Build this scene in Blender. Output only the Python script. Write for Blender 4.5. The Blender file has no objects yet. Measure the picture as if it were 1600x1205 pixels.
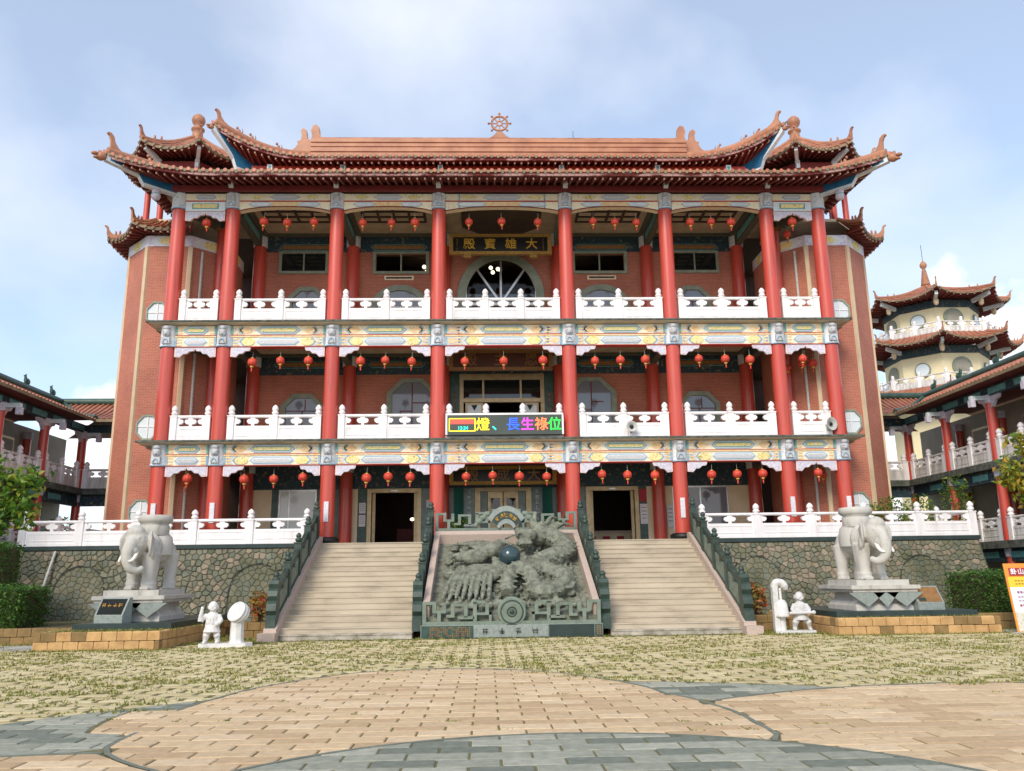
import bpy, math, random
import numpy as np
from mathutils import Vector, Matrix
random.seed(7); RNG = np.random.default_rng(7)
S = bpy.context.scene; COL = S.collection; PI = math.pi
# ------------------------------------------------------------------ camera
def cam_axes(yaw, pitch, roll):
    f = Vector((math.sin(yaw)*math.cos(pitch), math.cos(yaw)*math.cos(pitch), math.sin(pitch)))
    r0 = Vector((math.cos(yaw), -math.sin(yaw), 0)); u0 = r0.cross(f)
    return (math.cos(roll)*r0+math.sin(roll)*u0, -math.sin(roll)*r0+math.cos(roll)*u0, f)
cd = bpy.data.cameras.new('camera'); cam = bpy.data.objects.new('camera', cd); COL.objects.link(cam)
cr, cu, cf = cam_axes(0.0317, 0.2251, -0.0137)
cam.matrix_world = Matrix(((cr.x, cu.x, -cf.x, -0.654), (cr.y, cu.y, -cf.y, -29.90), (cr.z, cu.z, -cf.z, 1.6), (0, 0, 0, 1)))
cd.sensor_fit = 'HORIZONTAL'; cd.sensor_width = 36; cd.lens = 36*1303.26/1600; cd.clip_end = 3000; cd.clip_start = 0.1
S.camera = cam
# ------------------------------------------------------------------ sky, sun, exposure
SUN_EL, SUN_AZ = math.radians(36), math.radians(204)      # azimuth clockwise from +Y: front-left of the facade
W = bpy.data.worlds.new('World'); S.world = W; W.use_nodes = True
nt = W.node_tree; nt.nodes.clear(); N = nt.nodes.new; L = nt.links.new
sky = N('ShaderNodeTexSky'); sky.sky_type = 'NISHITA'; sky.sun_disc = False
sky.sun_elevation = SUN_EL; sky.sun_rotation = SUN_AZ; sky.air_density = 1.0; sky.dust_density = 0.8; sky.ozone_density = 2.0
tc = N('ShaderNodeTexCoord'); mp = N('ShaderNodeMapping'); mp.inputs['Scale'].default_value = (1, 1, 1.35); mp.inputs['Location'].default_value = (3.17, 0.12, 0.35)
L(tc.outputs['Generated'], mp.inputs['Vector'])
n1 = N('ShaderNodeTexNoise'); n1.inputs['Scale'].default_value = 2.2; n1.inputs['Detail'].default_value = 6; n1.inputs['Roughness'].default_value = 0.48; n1.inputs['Distortion'].default_value = 0.0
L(mp.outputs[0], n1.inputs['Vector'])
r1 = N('ShaderNodeValToRGB'); r1.color_ramp.elements[0].position = 0.42; r1.color_ramp.elements[0].color = (0.34, 0.34, 0.34, 1)
r1.color_ramp.elements[1].position = 0.66; r1.color_ramp.elements[1].color = (0.90, 0.90, 0.90, 1); L(n1.outputs['Fac'], r1.inputs[0])
# low cumulus near the horizon: denser and whiter, part of the same cloud field
sx = N('ShaderNodeSeparateXYZ'); L(tc.outputs['Generated'], sx.inputs[0])
n2 = N('ShaderNodeTexNoise'); n2.inputs['Scale'].default_value = 5.2; n2.inputs['Detail'].default_value = 9; n2.inputs['Roughness'].default_value = 0.55
mp2 = N('ShaderNodeMapping'); mp2.inputs['Location'].default_value = (1.31, 0.4, 0.2); L(tc.outputs['Generated'], mp2.inputs['Vector']); L(mp2.outputs[0], n2.inputs['Vector'])
mr = N('ShaderNodeMapRange'); mr.inputs['From Min'].default_value = 0.10; mr.inputs['From Max'].default_value = 0.42; mr.inputs['To Min'].default_value = 0.22; mr.inputs['To Max'].default_value = -0.25; L(sx.outputs['Z'], mr.inputs['Value'])
ad = N('ShaderNodeMath'); ad.operation = 'ADD'; L(n2.outputs['Fac'], ad.inputs[0]); L(mr.outputs[0], ad.inputs[1])
r2 = N('ShaderNodeValToRGB'); r2.color_ramp.elements[0].position = 0.56; r2.color_ramp.elements[0].color = (0, 0, 0, 1); r2.color_ramp.elements[1].position = 0.64; r2.color_ramp.elements[1].color = (1, 1, 1, 1)
L(ad.outputs[0], r2.inputs[0])
mulsky = N('ShaderNodeMix'); mulsky.data_type = 'RGBA'; mulsky.blend_type = 'MULTIPLY'; mulsky.inputs['Factor'].default_value = 1; L(sky.outputs[0], mulsky.inputs['A']); mulsky.inputs['B'].default_value = (1.0, 1.14, 1.16, 1)
m1 = N('ShaderNodeMix'); m1.data_type = 'RGBA'; L(r1.outputs[0], m1.inputs['Factor']); L(mulsky.outputs['Result'], m1.inputs['A']); m1.inputs['B'].default_value = (5.3, 5.55, 6.2, 1)
m2 = N('ShaderNodeMix'); m2.data_type = 'RGBA'; L(r2.outputs[0], m2.inputs['Factor']); L(m1.outputs['Result'], m2.inputs['A']); m2.inputs['B'].default_value = (6.6, 6.5, 6.6, 1)
bg = N('ShaderNodeBackground'); bg.inputs['Strength'].default_value = 0.11; L(m2.outputs['Result'], bg.inputs['Color'])
wo = N('ShaderNodeOutputWorld'); L(bg.outputs[0], wo.inputs['Surface'])
sl = bpy.data.lights.new('sun', 'SUN'); sl.energy = 1.5; sl.angle = math.radians(20); sl.color = (1, 0.90, 0.76)
so = bpy.data.objects.new('sun', sl); COL.objects.link(so)
sd = Vector((math.sin(SUN_AZ)*math.cos(SUN_EL), math.cos(SUN_AZ)*math.cos(SUN_EL), math.sin(SUN_EL)))
so.rotation_euler = sd.to_track_quat('Z', 'Y').to_euler(); so.location = (-20, -40, 50)
S.view_settings.view_transform = 'Standard'; S.view_settings.look = 'None'; S.view_settings.gamma = 1; S.view_settings.use_curve_mapping = False
S.view_settings.exposure = 0.84
S.cycles.max_bounces = 8; S.cycles.diffuse_bounces = 4
# ------------------------------------------------------------------ materials
M = {}
def lin(r, g, b):
    return tuple(((c/255)/12.92 if c/255 <= .04045 else ((c/255+.055)/1.055)**2.4) for c in (r, g, b))
def mat(name, c1, c2=None, scale=3.0, rough=0.6, bump=0.0, bscale=None, metal=0.0, lo=0.35, hi=0.7, stretch=(1, 1, 1), emit=0.0, coat=0.0, detail=5, third=None, vary=0.12):
    m = bpy.data.materials.new(name); m.use_nodes = True; t = m.node_tree; b = t.nodes['Principled BSDF']
    b.inputs['Roughness'].default_value = rough; b.inputs['Metallic'].default_value = metal; b.inputs['Coat Weight'].default_value = coat
    c2 = c2 or tuple(x*0.75 for x in c1)
    g = t.nodes.new('ShaderNodeNewGeometry'); mp = t.nodes.new('ShaderNodeMapping'); mp.inputs['Scale'].default_value = stretch
    t.links.new(g.outputs['Position'], mp.inputs['Vector'])
    n = t.nodes.new('ShaderNodeTexNoise'); n.inputs['Scale'].default_value = scale; n.inputs['Detail'].default_value = detail; n.inputs['Roughness'].default_value = 0.6
    t.links.new(mp.outputs[0], n.inputs['Vector'])
    r = t.nodes.new('ShaderNodeValToRGB'); r.color_ramp.elements[0].position = lo; r.color_ramp.elements[0].color = (*c1, 1)
    r.color_ramp.elements[1].position = hi; r.color_ramp.elements[1].color = (*c2, 1)
    if third:
        e = r.color_ramp.elements.new((lo+hi)/2); e.color = (*third, 1)
    t.links.new(n.outputs['Fac'], r.inputs[0])
    oi = t.nodes.new('ShaderNodeObjectInfo'); av = t.nodes.new('ShaderNodeMath'); av.operation = 'ADD'; t.links.new(oi.outputs['Random'], av.inputs[0]); t.links.new(g.outputs['Random Per Island'], av.inputs[1])
    vr = t.nodes.new('ShaderNodeMapRange'); vr.inputs['From Max'].default_value = 2; vr.inputs['To Min'].default_value = 1-vary; vr.inputs['To Max'].default_value = 1+vary*.8; t.links.new(av.outputs[0], vr.inputs['Value'])
    vm = t.nodes.new('ShaderNodeVectorMath'); vm.operation = 'SCALE'; t.links.new(r.outputs[0], vm.inputs[0]); t.links.new(vr.outputs[0], vm.inputs['Scale']); t.links.new(vm.outputs[0], b.inputs['Base Color'])
    if bump:
        n3 = t.nodes.new('ShaderNodeTexNoise'); n3.inputs['Scale'].default_value = bscale or scale*4; n3.inputs['Detail'].default_value = 4
        t.links.new(mp.outputs[0], n3.inputs['Vector'])
        bp = t.nodes.new('ShaderNodeBump'); bp.inputs['Strength'].default_value = bump; bp.inputs['Distance'].default_value = 0.03
        t.links.new(n3.outputs['Fac'], bp.inputs['Height']); t.links.new(bp.outputs[0], b.inputs['Normal'])
    if emit:
        t.links.new(r.outputs[0], b.inputs['Emission Color']); b.inputs['Emission Strength'].default_value = emit
    M[name] = m; return m
def leafmat(name, cols, trans=0.25):
    m = bpy.data.materials.new(name); m.use_nodes = True; t = m.node_tree; b = t.nodes['Principled BSDF']; b.inputs['Roughness'].default_value = 0.5
    oi = t.nodes.new('ShaderNodeNewGeometry'); r = t.nodes.new('ShaderNodeValToRGB'); r.color_ramp.interpolation = 'LINEAR'
    els = r.color_ramp.elements; els[0].color = (*cols[0], 1); els[1].color = (*cols[-1], 1)
    for i, c in enumerate(cols[1:-1]):
        e = els.new((i+1)/(len(cols)-1)); e.color = (*c, 1)
    t.links.new(oi.outputs['Random Per Island'], r.inputs[0]); t.links.new(r.outputs[0], b.inputs['Base Color'])
    tr = t.nodes.new('ShaderNodeBsdfTranslucent'); t.links.new(r.outputs[0], tr.inputs['Color'])
    mx = t.nodes.new('ShaderNodeMixShader'); mx.inputs[0].default_value = trans
    o = t.nodes['Material Output']; t.links.new(b.outputs[0], mx.inputs[1]); t.links.new(tr.outputs[0], mx.inputs[2]); t.links.new(mx.outputs[0], o.inputs['Surface'])
    M[name] = m
def brickmat(name, c1, c2, cm, bw=0.21, bh=0.063):
    m = bpy.data.materials.new(name); m.use_nodes = True; t = m.node_tree; b = t.nodes['Principled BSDF']; b.inputs['Roughness'].default_value = 0.75
    g = t.nodes.new('ShaderNodeNewGeometry'); cr_ = t.nodes.new('ShaderNodeVectorMath'); cr_.operation = 'CROSS_PRODUCT'; cr_.inputs[1].default_value = (0, 0, 1)
    t.links.new(g.outputs['True Normal'], cr_.inputs[0])
    d = t.nodes.new('ShaderNodeVectorMath'); d.operation = 'DOT_PRODUCT'; t.links.new(g.outputs['Position'], d.inputs[0]); t.links.new(cr_.outputs[0], d.inputs[1])
    s = t.nodes.new('ShaderNodeSeparateXYZ'); t.links.new(g.outputs['Position'], s.inputs[0])
    c = t.nodes.new('ShaderNodeCombineXYZ'); t.links.new(d.outputs['Value'], c.inputs[0]); t.links.new(s.outputs['Z'], c.inputs[1])
    br = t.nodes.new('ShaderNodeTexBrick'); br.inputs['Scale'].default_value = 1; br.inputs['Brick Width'].default_value = bw; br.inputs['Row Height'].default_value = bh
    br.inputs['Mortar Size'].default_value = 0.009; br.inputs['Color1'].default_value = (*c1, 1); br.inputs['Color2'].default_value = (*c2, 1); br.inputs['Mortar'].default_value = (*cm, 1)
    t.links.new(c.outputs[0], br.inputs['Vector'])
    n = t.nodes.new('ShaderNodeTexNoise'); n.inputs['Scale'].default_value = 0.6; n.inputs['Detail'].default_value = 6; t.links.new(g.outputs['Position'], n.inputs['Vector'])
    r = t.nodes.new('ShaderNodeValToRGB'); r.color_ramp.elements[0].position = 0.3; r.color_ramp.elements[0].color = (0.78, 0.76, 0.74, 1); r.color_ramp.elements[1].position = 0.7; r.color_ramp.elements[1].color = (1.1, 1.08, 1.06, 1)
    t.links.new(n.outputs['Fac'], r.inputs[0])
    mx = t.nodes.new('ShaderNodeMix'); mx.data_type = 'RGBA'; mx.blend_type = 'MULTIPLY'; mx.inputs['Factor'].default_value = 1
    t.links.new(br.outputs['Color'], mx.inputs['A']); t.links.new(r.outputs[0], mx.inputs['B']); t.links.new(mx.outputs['Result'], b.inputs['Base Color'])
    bp = t.nodes.new('ShaderNodeBump'); bp.inputs['Strength'].default_value = 0.6; bp.inputs['Distance'].default_value = 0.01; bp.invert = True
    t.links.new(br.outputs['Fac'], bp.inputs['Height']); t.links.new(bp.outputs[0], b.inputs['Normal'])
    M[name] = m
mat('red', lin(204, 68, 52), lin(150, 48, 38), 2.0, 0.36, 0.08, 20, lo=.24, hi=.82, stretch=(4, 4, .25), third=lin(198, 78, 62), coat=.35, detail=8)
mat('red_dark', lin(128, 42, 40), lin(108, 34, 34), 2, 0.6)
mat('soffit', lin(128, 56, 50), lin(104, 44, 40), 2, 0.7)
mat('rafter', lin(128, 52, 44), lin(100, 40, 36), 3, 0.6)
mat('rafter_glint', lin(215, 190, 165), lin(180, 140, 115), 6, 0.6)  # pale colour paints the light catching on and between the rafters
brickmat('brick', lin(190, 114, 92), lin(174, 100, 80), lin(198, 140, 118))
mat('tile', lin(178, 126, 96), lin(132, 88, 66), 2.6, 0.45, 0.1, 30, third=lin(170, 108, 80))
mat('tile_end', lin(196, 122, 90), lin(126, 96, 70), 5.0, 0.5, third=lin(176, 104, 76))
mat('tile_drip', lin(150, 128, 96), lin(96, 96, 74), 3.0, 0.6)
mat('ridge', lin(184, 130, 98), lin(156, 102, 76), 1.6, 0.5, 0.1, 12)
mat('fascia', lin(222, 176, 170), lin(120, 44, 40), 2.2, 0.7, lo=.44, hi=.54, stretch=(.6, .6, 2))
mat('white', lin(240, 236, 236), lin(222, 216, 214), 1.5, 0.6, 0.06, 18, lo=.45, hi=.72, stretch=(2.5, 2.5, .6))
mat('white_old', lin(226, 222, 218), lin(170, 168, 158), 2.2, 0.7, 0.1, 18, lo=.4, hi=.72, stretch=(3, 3, .5))
mat('slab_edge', lin(104, 108, 98), lin(44, 50, 46), 6, 0.8, 0.2, 14)
mat('slab_under', lin(220, 204, 178), lin(196, 178, 150), 2, 0.8)
mat('cream', lin(224, 208, 178), lin(208, 190, 160), 1.2, 0.7)
mat('strip', lin(214, 192, 160), lin(196, 172, 140), 1.2, 0.7)
mat('beam', lin(240, 226, 184), lin(220, 180, 128), 12, 0.6, 0.35, 24, third=lin(240, 232, 208))
mat('beam_gold', lin(222, 196, 96), lin(176, 144, 60), 9, 0.45, 0.8, 16, third=lin(240, 226, 170))
mat('beam_orange', lin(228, 182, 124), lin(242, 224, 184), 8, 0.6, 0.4, 22)
mat('beam_blue', lin(120, 158, 186), lin(160, 190, 206), 6, 0.6)
mat('beam_white', lin(228, 232, 234), lin(200, 210, 216), 6, 0.6)
mat('beam_lav', lin(190, 192, 204), lin(220, 214, 206), 16, 0.6, 0.5, 26)
mat('beam_teal', lin(80, 150, 150), lin(120, 176, 176), 6, 0.6)
mat('line_red', lin(196, 60, 50), lin(180, 50, 44), 4, 0.5)
mat('capital', lin(206, 214, 226), lin(150, 176, 204), 9, 0.65, 0.5, 24, third=lin(226, 224, 222))
mat('carved', lin(204, 204, 206), lin(168, 170, 176), 9, 0.7, 0.4, 30)
mat('bracket', lin(222, 214, 222), lin(176, 176, 196), 14, 0.65, 0.6, 26)
mat('bracket_rim', lin(238, 218, 216), lin(226, 190, 186), 8, 0.6)
mat('frieze', lin(32, 62, 60), lin(150, 130, 70), 7, 0.6, lo=.4, hi=.72, third=lin(40, 62, 84))
mat('marble_green', lin(66, 92, 84), lin(44, 66, 62), 5, 0.3)
mat('marble_grey', lin(120, 138, 138), lin(90, 108, 108), 3, 0.35, bump=.05)
mat('frame_stone', lin(148, 154, 138), lin(122, 132, 116), 3, 0.65, 0.1, 20)
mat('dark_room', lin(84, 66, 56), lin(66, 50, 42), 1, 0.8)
mat('gilt_frame', lin(176, 136, 58), lin(130, 94, 36), 14, 0.4, 0.5, 40, metal=.3)
mat('board_black', lin(14, 16, 15), lin(20, 22, 20), 2, 0.3)
mat('board_brown', lin(96, 54, 38), lin(78, 42, 30), 2, 0.45)
mat('gold', lin(214, 170, 60), lin(190, 140, 40), 10, 0.35, metal=.3)
mat('gold_dull', lin(150, 110, 64), lin(128, 90, 50), 10, 0.45)
mat('bronze', lin(196, 176, 138), lin(170, 148, 110), 4, 0.35, metal=.35)
mat('steel', lin(214, 214, 214), lin(190, 190, 190), 4, 0.25, metal=.6)
mat('curtain', lin(20, 104, 90), lin(12, 76, 66), 3, 0.8, stretch=(1, 1, .1))
mat('paper', lin(228, 226, 228), lin(196, 196, 206), 14, 0.7)
mat('paper_red', lin(180, 52, 66), lin(160, 40, 52), 6, 0.7)
mat('ceil', lin(176, 162, 140), lin(152, 138, 118), 2, 0.8)
mat('ceil_frame', lin(70, 84, 78), lin(96, 84, 64), 5, 0.7)
mat('ceil_dark', lin(70, 58, 48), lin(52, 44, 38), 5, 0.8)
mat('ceil_teal', lin(16, 58, 72), lin(30, 84, 88), 6, 0.6)
mat('blue', lin(40, 112, 152), lin(24, 84, 124), 3, 0.5)
mat('granite_pink', lin(200, 180, 166), lin(178, 158, 146), 26, 0.7, 0.05, 40)
mat('step', lin(196, 183, 162), lin(158, 145, 126), 1.1, 0.75, 0.08, 40, lo=.3, hi=.75, third=lin(186, 173, 152), stretch=(1, 1, 2.5))
mat('step_base', lin(196, 186, 172), lin(124, 118, 100), 2.6, 0.85, 0.1, 30, lo=.4, hi=.66)
mat('green_stone', lin(60, 78, 70), lin(38, 52, 46), 3, 0.5, 0.12, 24)
mat('relief', lin(146, 150, 132), lin(84, 90, 78), 6, 0.75, 0.9, 22, third=lin(122, 124, 108))
mat('relief_fret', lin(126, 138, 124), lin(100, 112, 100), 5, 0.6, 0.1, 26)
mat('ball', lin(52, 74, 78), lin(42, 62, 68), 2, 0.18, coat=.3)
mat('stone_a', lin(136, 132, 114), lin(92, 92, 74), 1.6, 0.85, 0.4, 16)
mat('stone_b', lin(140, 130, 110), lin(110, 104, 88), 5, 0.85, 0.4, 16)
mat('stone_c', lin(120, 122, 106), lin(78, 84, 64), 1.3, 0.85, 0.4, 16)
mat('stone_d', lin(158, 144, 124), lin(130, 116, 96), 5, 0.85, 0.4, 16)
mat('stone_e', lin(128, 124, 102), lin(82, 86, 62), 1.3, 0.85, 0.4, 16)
mat('mortar', lin(92, 91, 72), lin(70, 72, 56), 4, 0.95, 0.3, 20)
mat('granite', lin(200, 196, 188), lin(146, 142, 132), 3.5, 0.8, 0.2, 60, lo=.3, hi=.8, third=lin(190, 186, 178), stretch=(1.5, 1.5, .5))
mat('granite_grey', lin(150, 158, 152), lin(124, 134, 128), 14, 0.7, 0.2, 50)
mat('marble_white', lin(220, 218, 216), lin(186, 184, 180), 5, 0.65, 0.12, 40, lo=.4, hi=.75)
mat('tusk', lin(242, 238, 230), lin(232, 226, 214), 5, 0.4)
mat('block', lin(206, 166, 112), lin(172, 132, 84), 3.5, 0.85, 0.25, 30)
mat('block_old', lin(150, 120, 76), lin(116, 96, 58), 3.5, 0.85, 0.25, 30)
mat('slab_dark', lin(50, 66, 64), lin(38, 52, 50), 3, 0.35)
mat('lantern', lin(222, 84, 60), lin(208, 68, 52), 8, 0.5)
mat('lantern_gold', lin(232, 190, 90), lin(206, 150, 60), 12, 0.4)
mat('black', lin(24, 24, 24), lin(16, 16, 16), 5, 0.5)
mat('grey', lin(150, 150, 148), lin(128, 128, 126), 6, 0.5)
mat('grey_pale', lin(196, 196, 190), lin(176, 176, 170), 6, 0.5)
mat('ridge_green', lin(66, 96, 84), lin(44, 70, 62), 3, 0.5)
mat('tile_wing', lin(178, 118, 92), lin(148, 92, 70), 2.5, 0.45)
mat('wall_yellow', lin(238, 224, 184), lin(228, 212, 170), 1, 0.7)
mat('wall_grey', lin(170, 164, 150), lin(150, 146, 132), 1, 0.8)
mat('soil', lin(92, 84, 58), lin(70, 76, 44), 4, 0.95, 0.3, 20)
mat('bark', lin(92, 74, 56), lin(66, 52, 40), 8, 0.9, 0.4, 30)
mat('paver_tan_a', lin(204, 178, 142), lin(184, 158, 124), 9, 0.9, 0.15, 60)
mat('paver_tan_b', lin(212, 188, 154), lin(192, 168, 136), 9, 0.9, 0.15, 60)
mat('paver_tan_c', lin(190, 162, 126), lin(170, 144, 112), 9, 0.9, 0.15, 60)
mat('paver_grey_a', lin(152, 153, 138), lin(128, 131, 117), 9, 0.9, 0.15, 60)
mat('paver_grey_b', lin(168, 167, 152), lin(142, 143, 128), 9, 0.9, 0.15, 60)
mat('paver_grey_c', lin(118, 122, 110), lin(98, 104, 92), 9, 0.9, 0.15, 60)
mat('paver_turf_a', lin(196, 180, 140), lin(166, 152, 110), 2.2, 0.9, 0.15, 60)
mat('paver_turf_b', lin(204, 190, 152), lin(174, 160, 118), 2.2, 0.9, 0.15, 60)
mat('joint', lin(118, 108, 74), lin(94, 90, 56), 5, 0.95, 0.3, 30)
mat('ground', lin(150, 146, 128), lin(116, 122, 88), 0.7, 0.95, 0.2, 12)
mat('concrete', lin(186, 184, 176), lin(160, 158, 150), 1.2, 0.9)
mat('led_off', lin(74, 82, 74), lin(64, 72, 64), 2, 0.4)
for nm, c in dict(led_y=(255, 225, 40), led_g=(40, 220, 70), led_b=(40, 90, 255), led_p=(235, 60, 220), led_o=(250, 120, 70), led_c=(40, 220, 200), led_r=(220, 70, 60)).items():
    mat(nm, lin(*c), lin(*c), 1, .5, emit=0.8)
mat('bulb', (1, .85, .55), (1, .85, .55), 1, .5, emit=2.0)
mat('sign_orange', lin(232, 150, 60), lin(228, 140, 50), 1, .5)
mat('sign_yellow', lin(248, 206, 60), lin(246, 196, 40), 1, .5)
mat('sign_red', lin(170, 50, 44), lin(160, 44, 40), 1, .5)
mat('sign_white', lin(232, 232, 240), lin(224, 226, 236), 1, .5)
mat('sign_photo', lin(190, 186, 150), lin(120, 140, 110), 5, .5, third=lin(220, 214, 200))
mat('sign_purple', lin(150, 96, 130), lin(150, 96, 130), 1, .5)
def glass(name, tint, rough=0.04):
    m = bpy.data.materials.new(name); m.use_nodes = True; b = m.node_tree.nodes['Principled BSDF']
    b.inputs['Base Color'].default_value = (*tint, 1); b.inputs['Roughness'].default_value = rough; b.inputs['IOR'].default_value = 1.5; b.inputs['Coat Weight'].default_value = 0.6; b.inputs['Coat Roughness'].default_value = 0.03
    M[name] = m
glass('glass_dark', (0.012, 0.016, 0.016)); glass('glass_pale', lin(214, 222, 224), 0.1); glass('glass_mid', lin(120, 126, 136), 0.06)
leafmat('leaf_hedge', [(.03, .09, .014), (.06, .16, .022), (.13, .27, .04)], .35)
leafmat('leaf_tree', [(.03, .10, .012), (.07, .19, .02), (.15, .28, .03), (.38, .38, .04)], .4)
leafmat('leaf_yellow', [(.06, .16, .02), (.20, .28, .03), (.42, .38, .04), (.50, .30, .05)], .35)
leafmat('leaf_pot', [(.03, .12, .015), (.10, .22, .03), (.34, .38, .08)], .25)
leafmat('leaf_red', [(.45, .05, .03), (.40, .25, .03), (.05, .12, .02)], .25)
leafmat('grass', [(.18, .21, .035), (.27, .27, .06), (.38, .34, .09)], .3)
# ------------------------------------------------------------------ mesh building
class MB:
    def __init__(s): s.v = []; s.f = []; s.m = []; s.s = []
    def add(s, vs, fs, mt, sm=False):
        o = len(s.v); s.v += [tuple(p) for p in vs]
        for f in fs: s.f.append([i+o for i in f]); s.m.append(mt); s.s.append(sm)
        return s
    def box(s, x0, x1, y0, y1, z0, z1, mt):
        return s.add([(x0, y0, z0), (x1, y0, z0), (x1, y1, z0), (x0, y1, z0), (x0, y0, z1), (x1, y0, z1), (x1, y1, z1), (x0, y1, z1)],
                     [(0, 3, 2, 1), (4, 5, 6, 7), (0, 1, 5, 4), (1, 2, 6, 5), (2, 3, 7, 6), (3, 0, 4, 7)], mt)
    def bar(s, p, q, w, h, mt, up=(0, 0, 1)):
        p, q, up = Vector(p), Vector(q), Vector(up); d = (q-p).normalized(); r = d.cross(up)
        r = r.normalized() if r.length > 1e-6 else Vector((1, 0, 0)); u = r.cross(d); a, b = r*w/2, u*h/2
        return s.add([p-a-b, p+a-b, p+a+b, p-a+b, q-a-b, q+a-b, q+a+b, q-a+b],
                     [(0, 1, 2, 3), (7, 6, 5, 4), (4, 5, 1, 0), (5, 6, 2, 1), (6, 7, 3, 2), (7, 4, 0, 3)], mt)
    def prism(s, pts, o, ux, uy, depth, mt, side=None):
        o, ux, uy = Vector(o), Vector(ux), Vector(uy); n = ux.cross(uy).normalized()*depth; k = len(pts)
        a = [o+ux*p[0]+uy*p[1] for p in pts]; b = [p+n for p in a]
        s.add(a+b, [tuple(range(k))[::-1], tuple(range(k, 2*k))], mt)
        return s.add(a+b, [(i, (i+1) % k, k+(i+1) % k, k+i) for i in range(k)], side or mt)
    def lathe(s, prof, c, mt, n=16, sm=True, rot=0):
        vs, fs = [], []; cx, cy, cz = c
        for r, z in prof:
            for i in range(n):
                a = 2*PI*i/n+rot; vs.append((cx+r*math.cos(a), cy+r*math.sin(a), cz+z))
        for j in range(len(prof)-1):
            for i in range(n): fs.append((j*n+i, j*n+(i+1) % n, (j+1)*n+(i+1) % n, (j+1)*n+i))
        s.add(vs, fs, mt, sm); o = len(vs)
        s.add(vs[:n], [tuple(range(n))[::-1]], mt); return s.add(vs[-n:], [tuple(range(n))], mt)
    def tube(s, path, rad, mt, n=8, sm=True, flat=1.0):
        vs, fs = [], []; P = [Vector(p) for p in path]; k = len(P)
        if not hasattr(rad, '__len__'): rad = [rad]*k
        ref = Vector((0, 0, 1))
        for j, p in enumerate(P):
            d = (P[min(j+1, k-1)]-P[max(j-1, 0)]).normalized()
            r = d.cross(ref)
            if r.length < 0.1: r = d.cross(Vector((1, 0, 0)))
            r.normalize(); u = r.cross(d)
            for i in range(n):
                a = 2*PI*i/n; vs.append(p+(r*math.cos(a)+u*math.sin(a)*flat)*rad[j])
        for j in range(k-1):
            for i in range(n): fs.append((j*n+i, j*n+(i+1) % n, (j+1)*n+(i+1) % n, (j+1)*n+i))
        s.add(vs, fs, mt, sm); s.add(vs[:n], [tuple(range(n))[::-1]], mt); return s.add(vs[-n:], [tuple(range(n))], mt)
    def ell(s, c, r, mt, n=12, m=8, rot=None):
        vs, fs = [], []; c = Vector(c); R = rot or Matrix.Identity(3)
        if not hasattr(r, '__len__'): r = (r, r, r)
        for j in range(1, m):
            t = PI*j/m
            for i in range(n):
                a = 2*PI*i/n; vs.append(c+R @ Vector((r[0]*math.sin(t)*math.cos(a), r[1]*math.sin(t)*math.sin(a), r[2]*math.cos(t))))
        T, B = len(vs), len(vs)+1; vs += [c+R @ Vector((0, 0, r[2])), c-R @ Vector((0, 0, r[2]))]
        for i in range(n): fs.append((T, i, (i+1) % n)); fs.append((B, (m-2)*n+(i+1) % n, (m-2)*n+i))
        for j in range(m-2):
            for i in range(n): fs.append((j*n+i, (j+1)*n+i, (j+1)*n+(i+1) % n, j*n+(i+1) % n))
        return s.add(vs, fs, mt, True)
    def strip(s, A, B, mt, sm=False, flip=False):
        k = len(A); fs = [(i, i+1, k+i+1, k+i) for i in range(k-1)]
        if flip: fs = [f[::-1] for f in fs]
        return s.add(list(A)+list(B), fs, mt, sm)
    def merge(s, o, fn=None):
        k = len(s.v); s.v += [tuple(fn(Vector(p))) if fn else p for p in o.v]
        s.f += [[i+k for i in f] for f in o.f]; s.m += o.m; s.s += o.s; return s
    def mesh(s, name):
        me = bpy.data.meshes.new(name); me.from_pydata(s.v, [], s.f); names = list(dict.fromkeys(s.m))
        for n in names: me.materials.append(M[n])
        ix = {n: i for i, n in enumerate(names)}
        me.polygons.foreach_set('material_index', [ix[m] for m in s.m]); me.polygons.foreach_set('use_smooth', s.s); me.update(); return me
WM = {}
def put(name, me, parent=None, world=True, loc=(0, 0, 0), rz=0.0, sc=1.0, label=None, cat=None, group=None, kind=None, rot=None):
    """link a mesh (or MB) as one object; world=True: geometry is in world coordinates even under a parent"""
    if isinstance(me, MB): me = me.mesh(name)
    o = bpy.data.objects.new(name, me); COL.objects.link(o)
    o.location = loc; o.rotation_euler = rot if rot else (0, 0, rz); o.scale = sc if hasattr(sc, '__len__') else (sc,)*3
    mw = Matrix.LocRotScale(Vector(loc), o.rotation_euler, o.scale)
    if parent is not None:
        o.parent = parent
        if world: o.matrix_parent_inverse = WM[parent].inverted()
        else: mw = WM[parent] @ mw
    WM[o] = mw
    tag(o, label, cat, group, kind); return o
def tag(o, label=None, cat=None, group=None, kind=None):
    for k, v in (('label', label), ('category', cat), ('group', group), ('kind', kind)):
        if v: o[k] = v
    return o
def empty(name, loc, rz=0.0, label=None, cat=None, group=None, sc=(1, 1, 1)):
    o = put(name, None, None, True, loc, rz, sc, label, cat, group); o.empty_display_size = .3; return o
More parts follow.
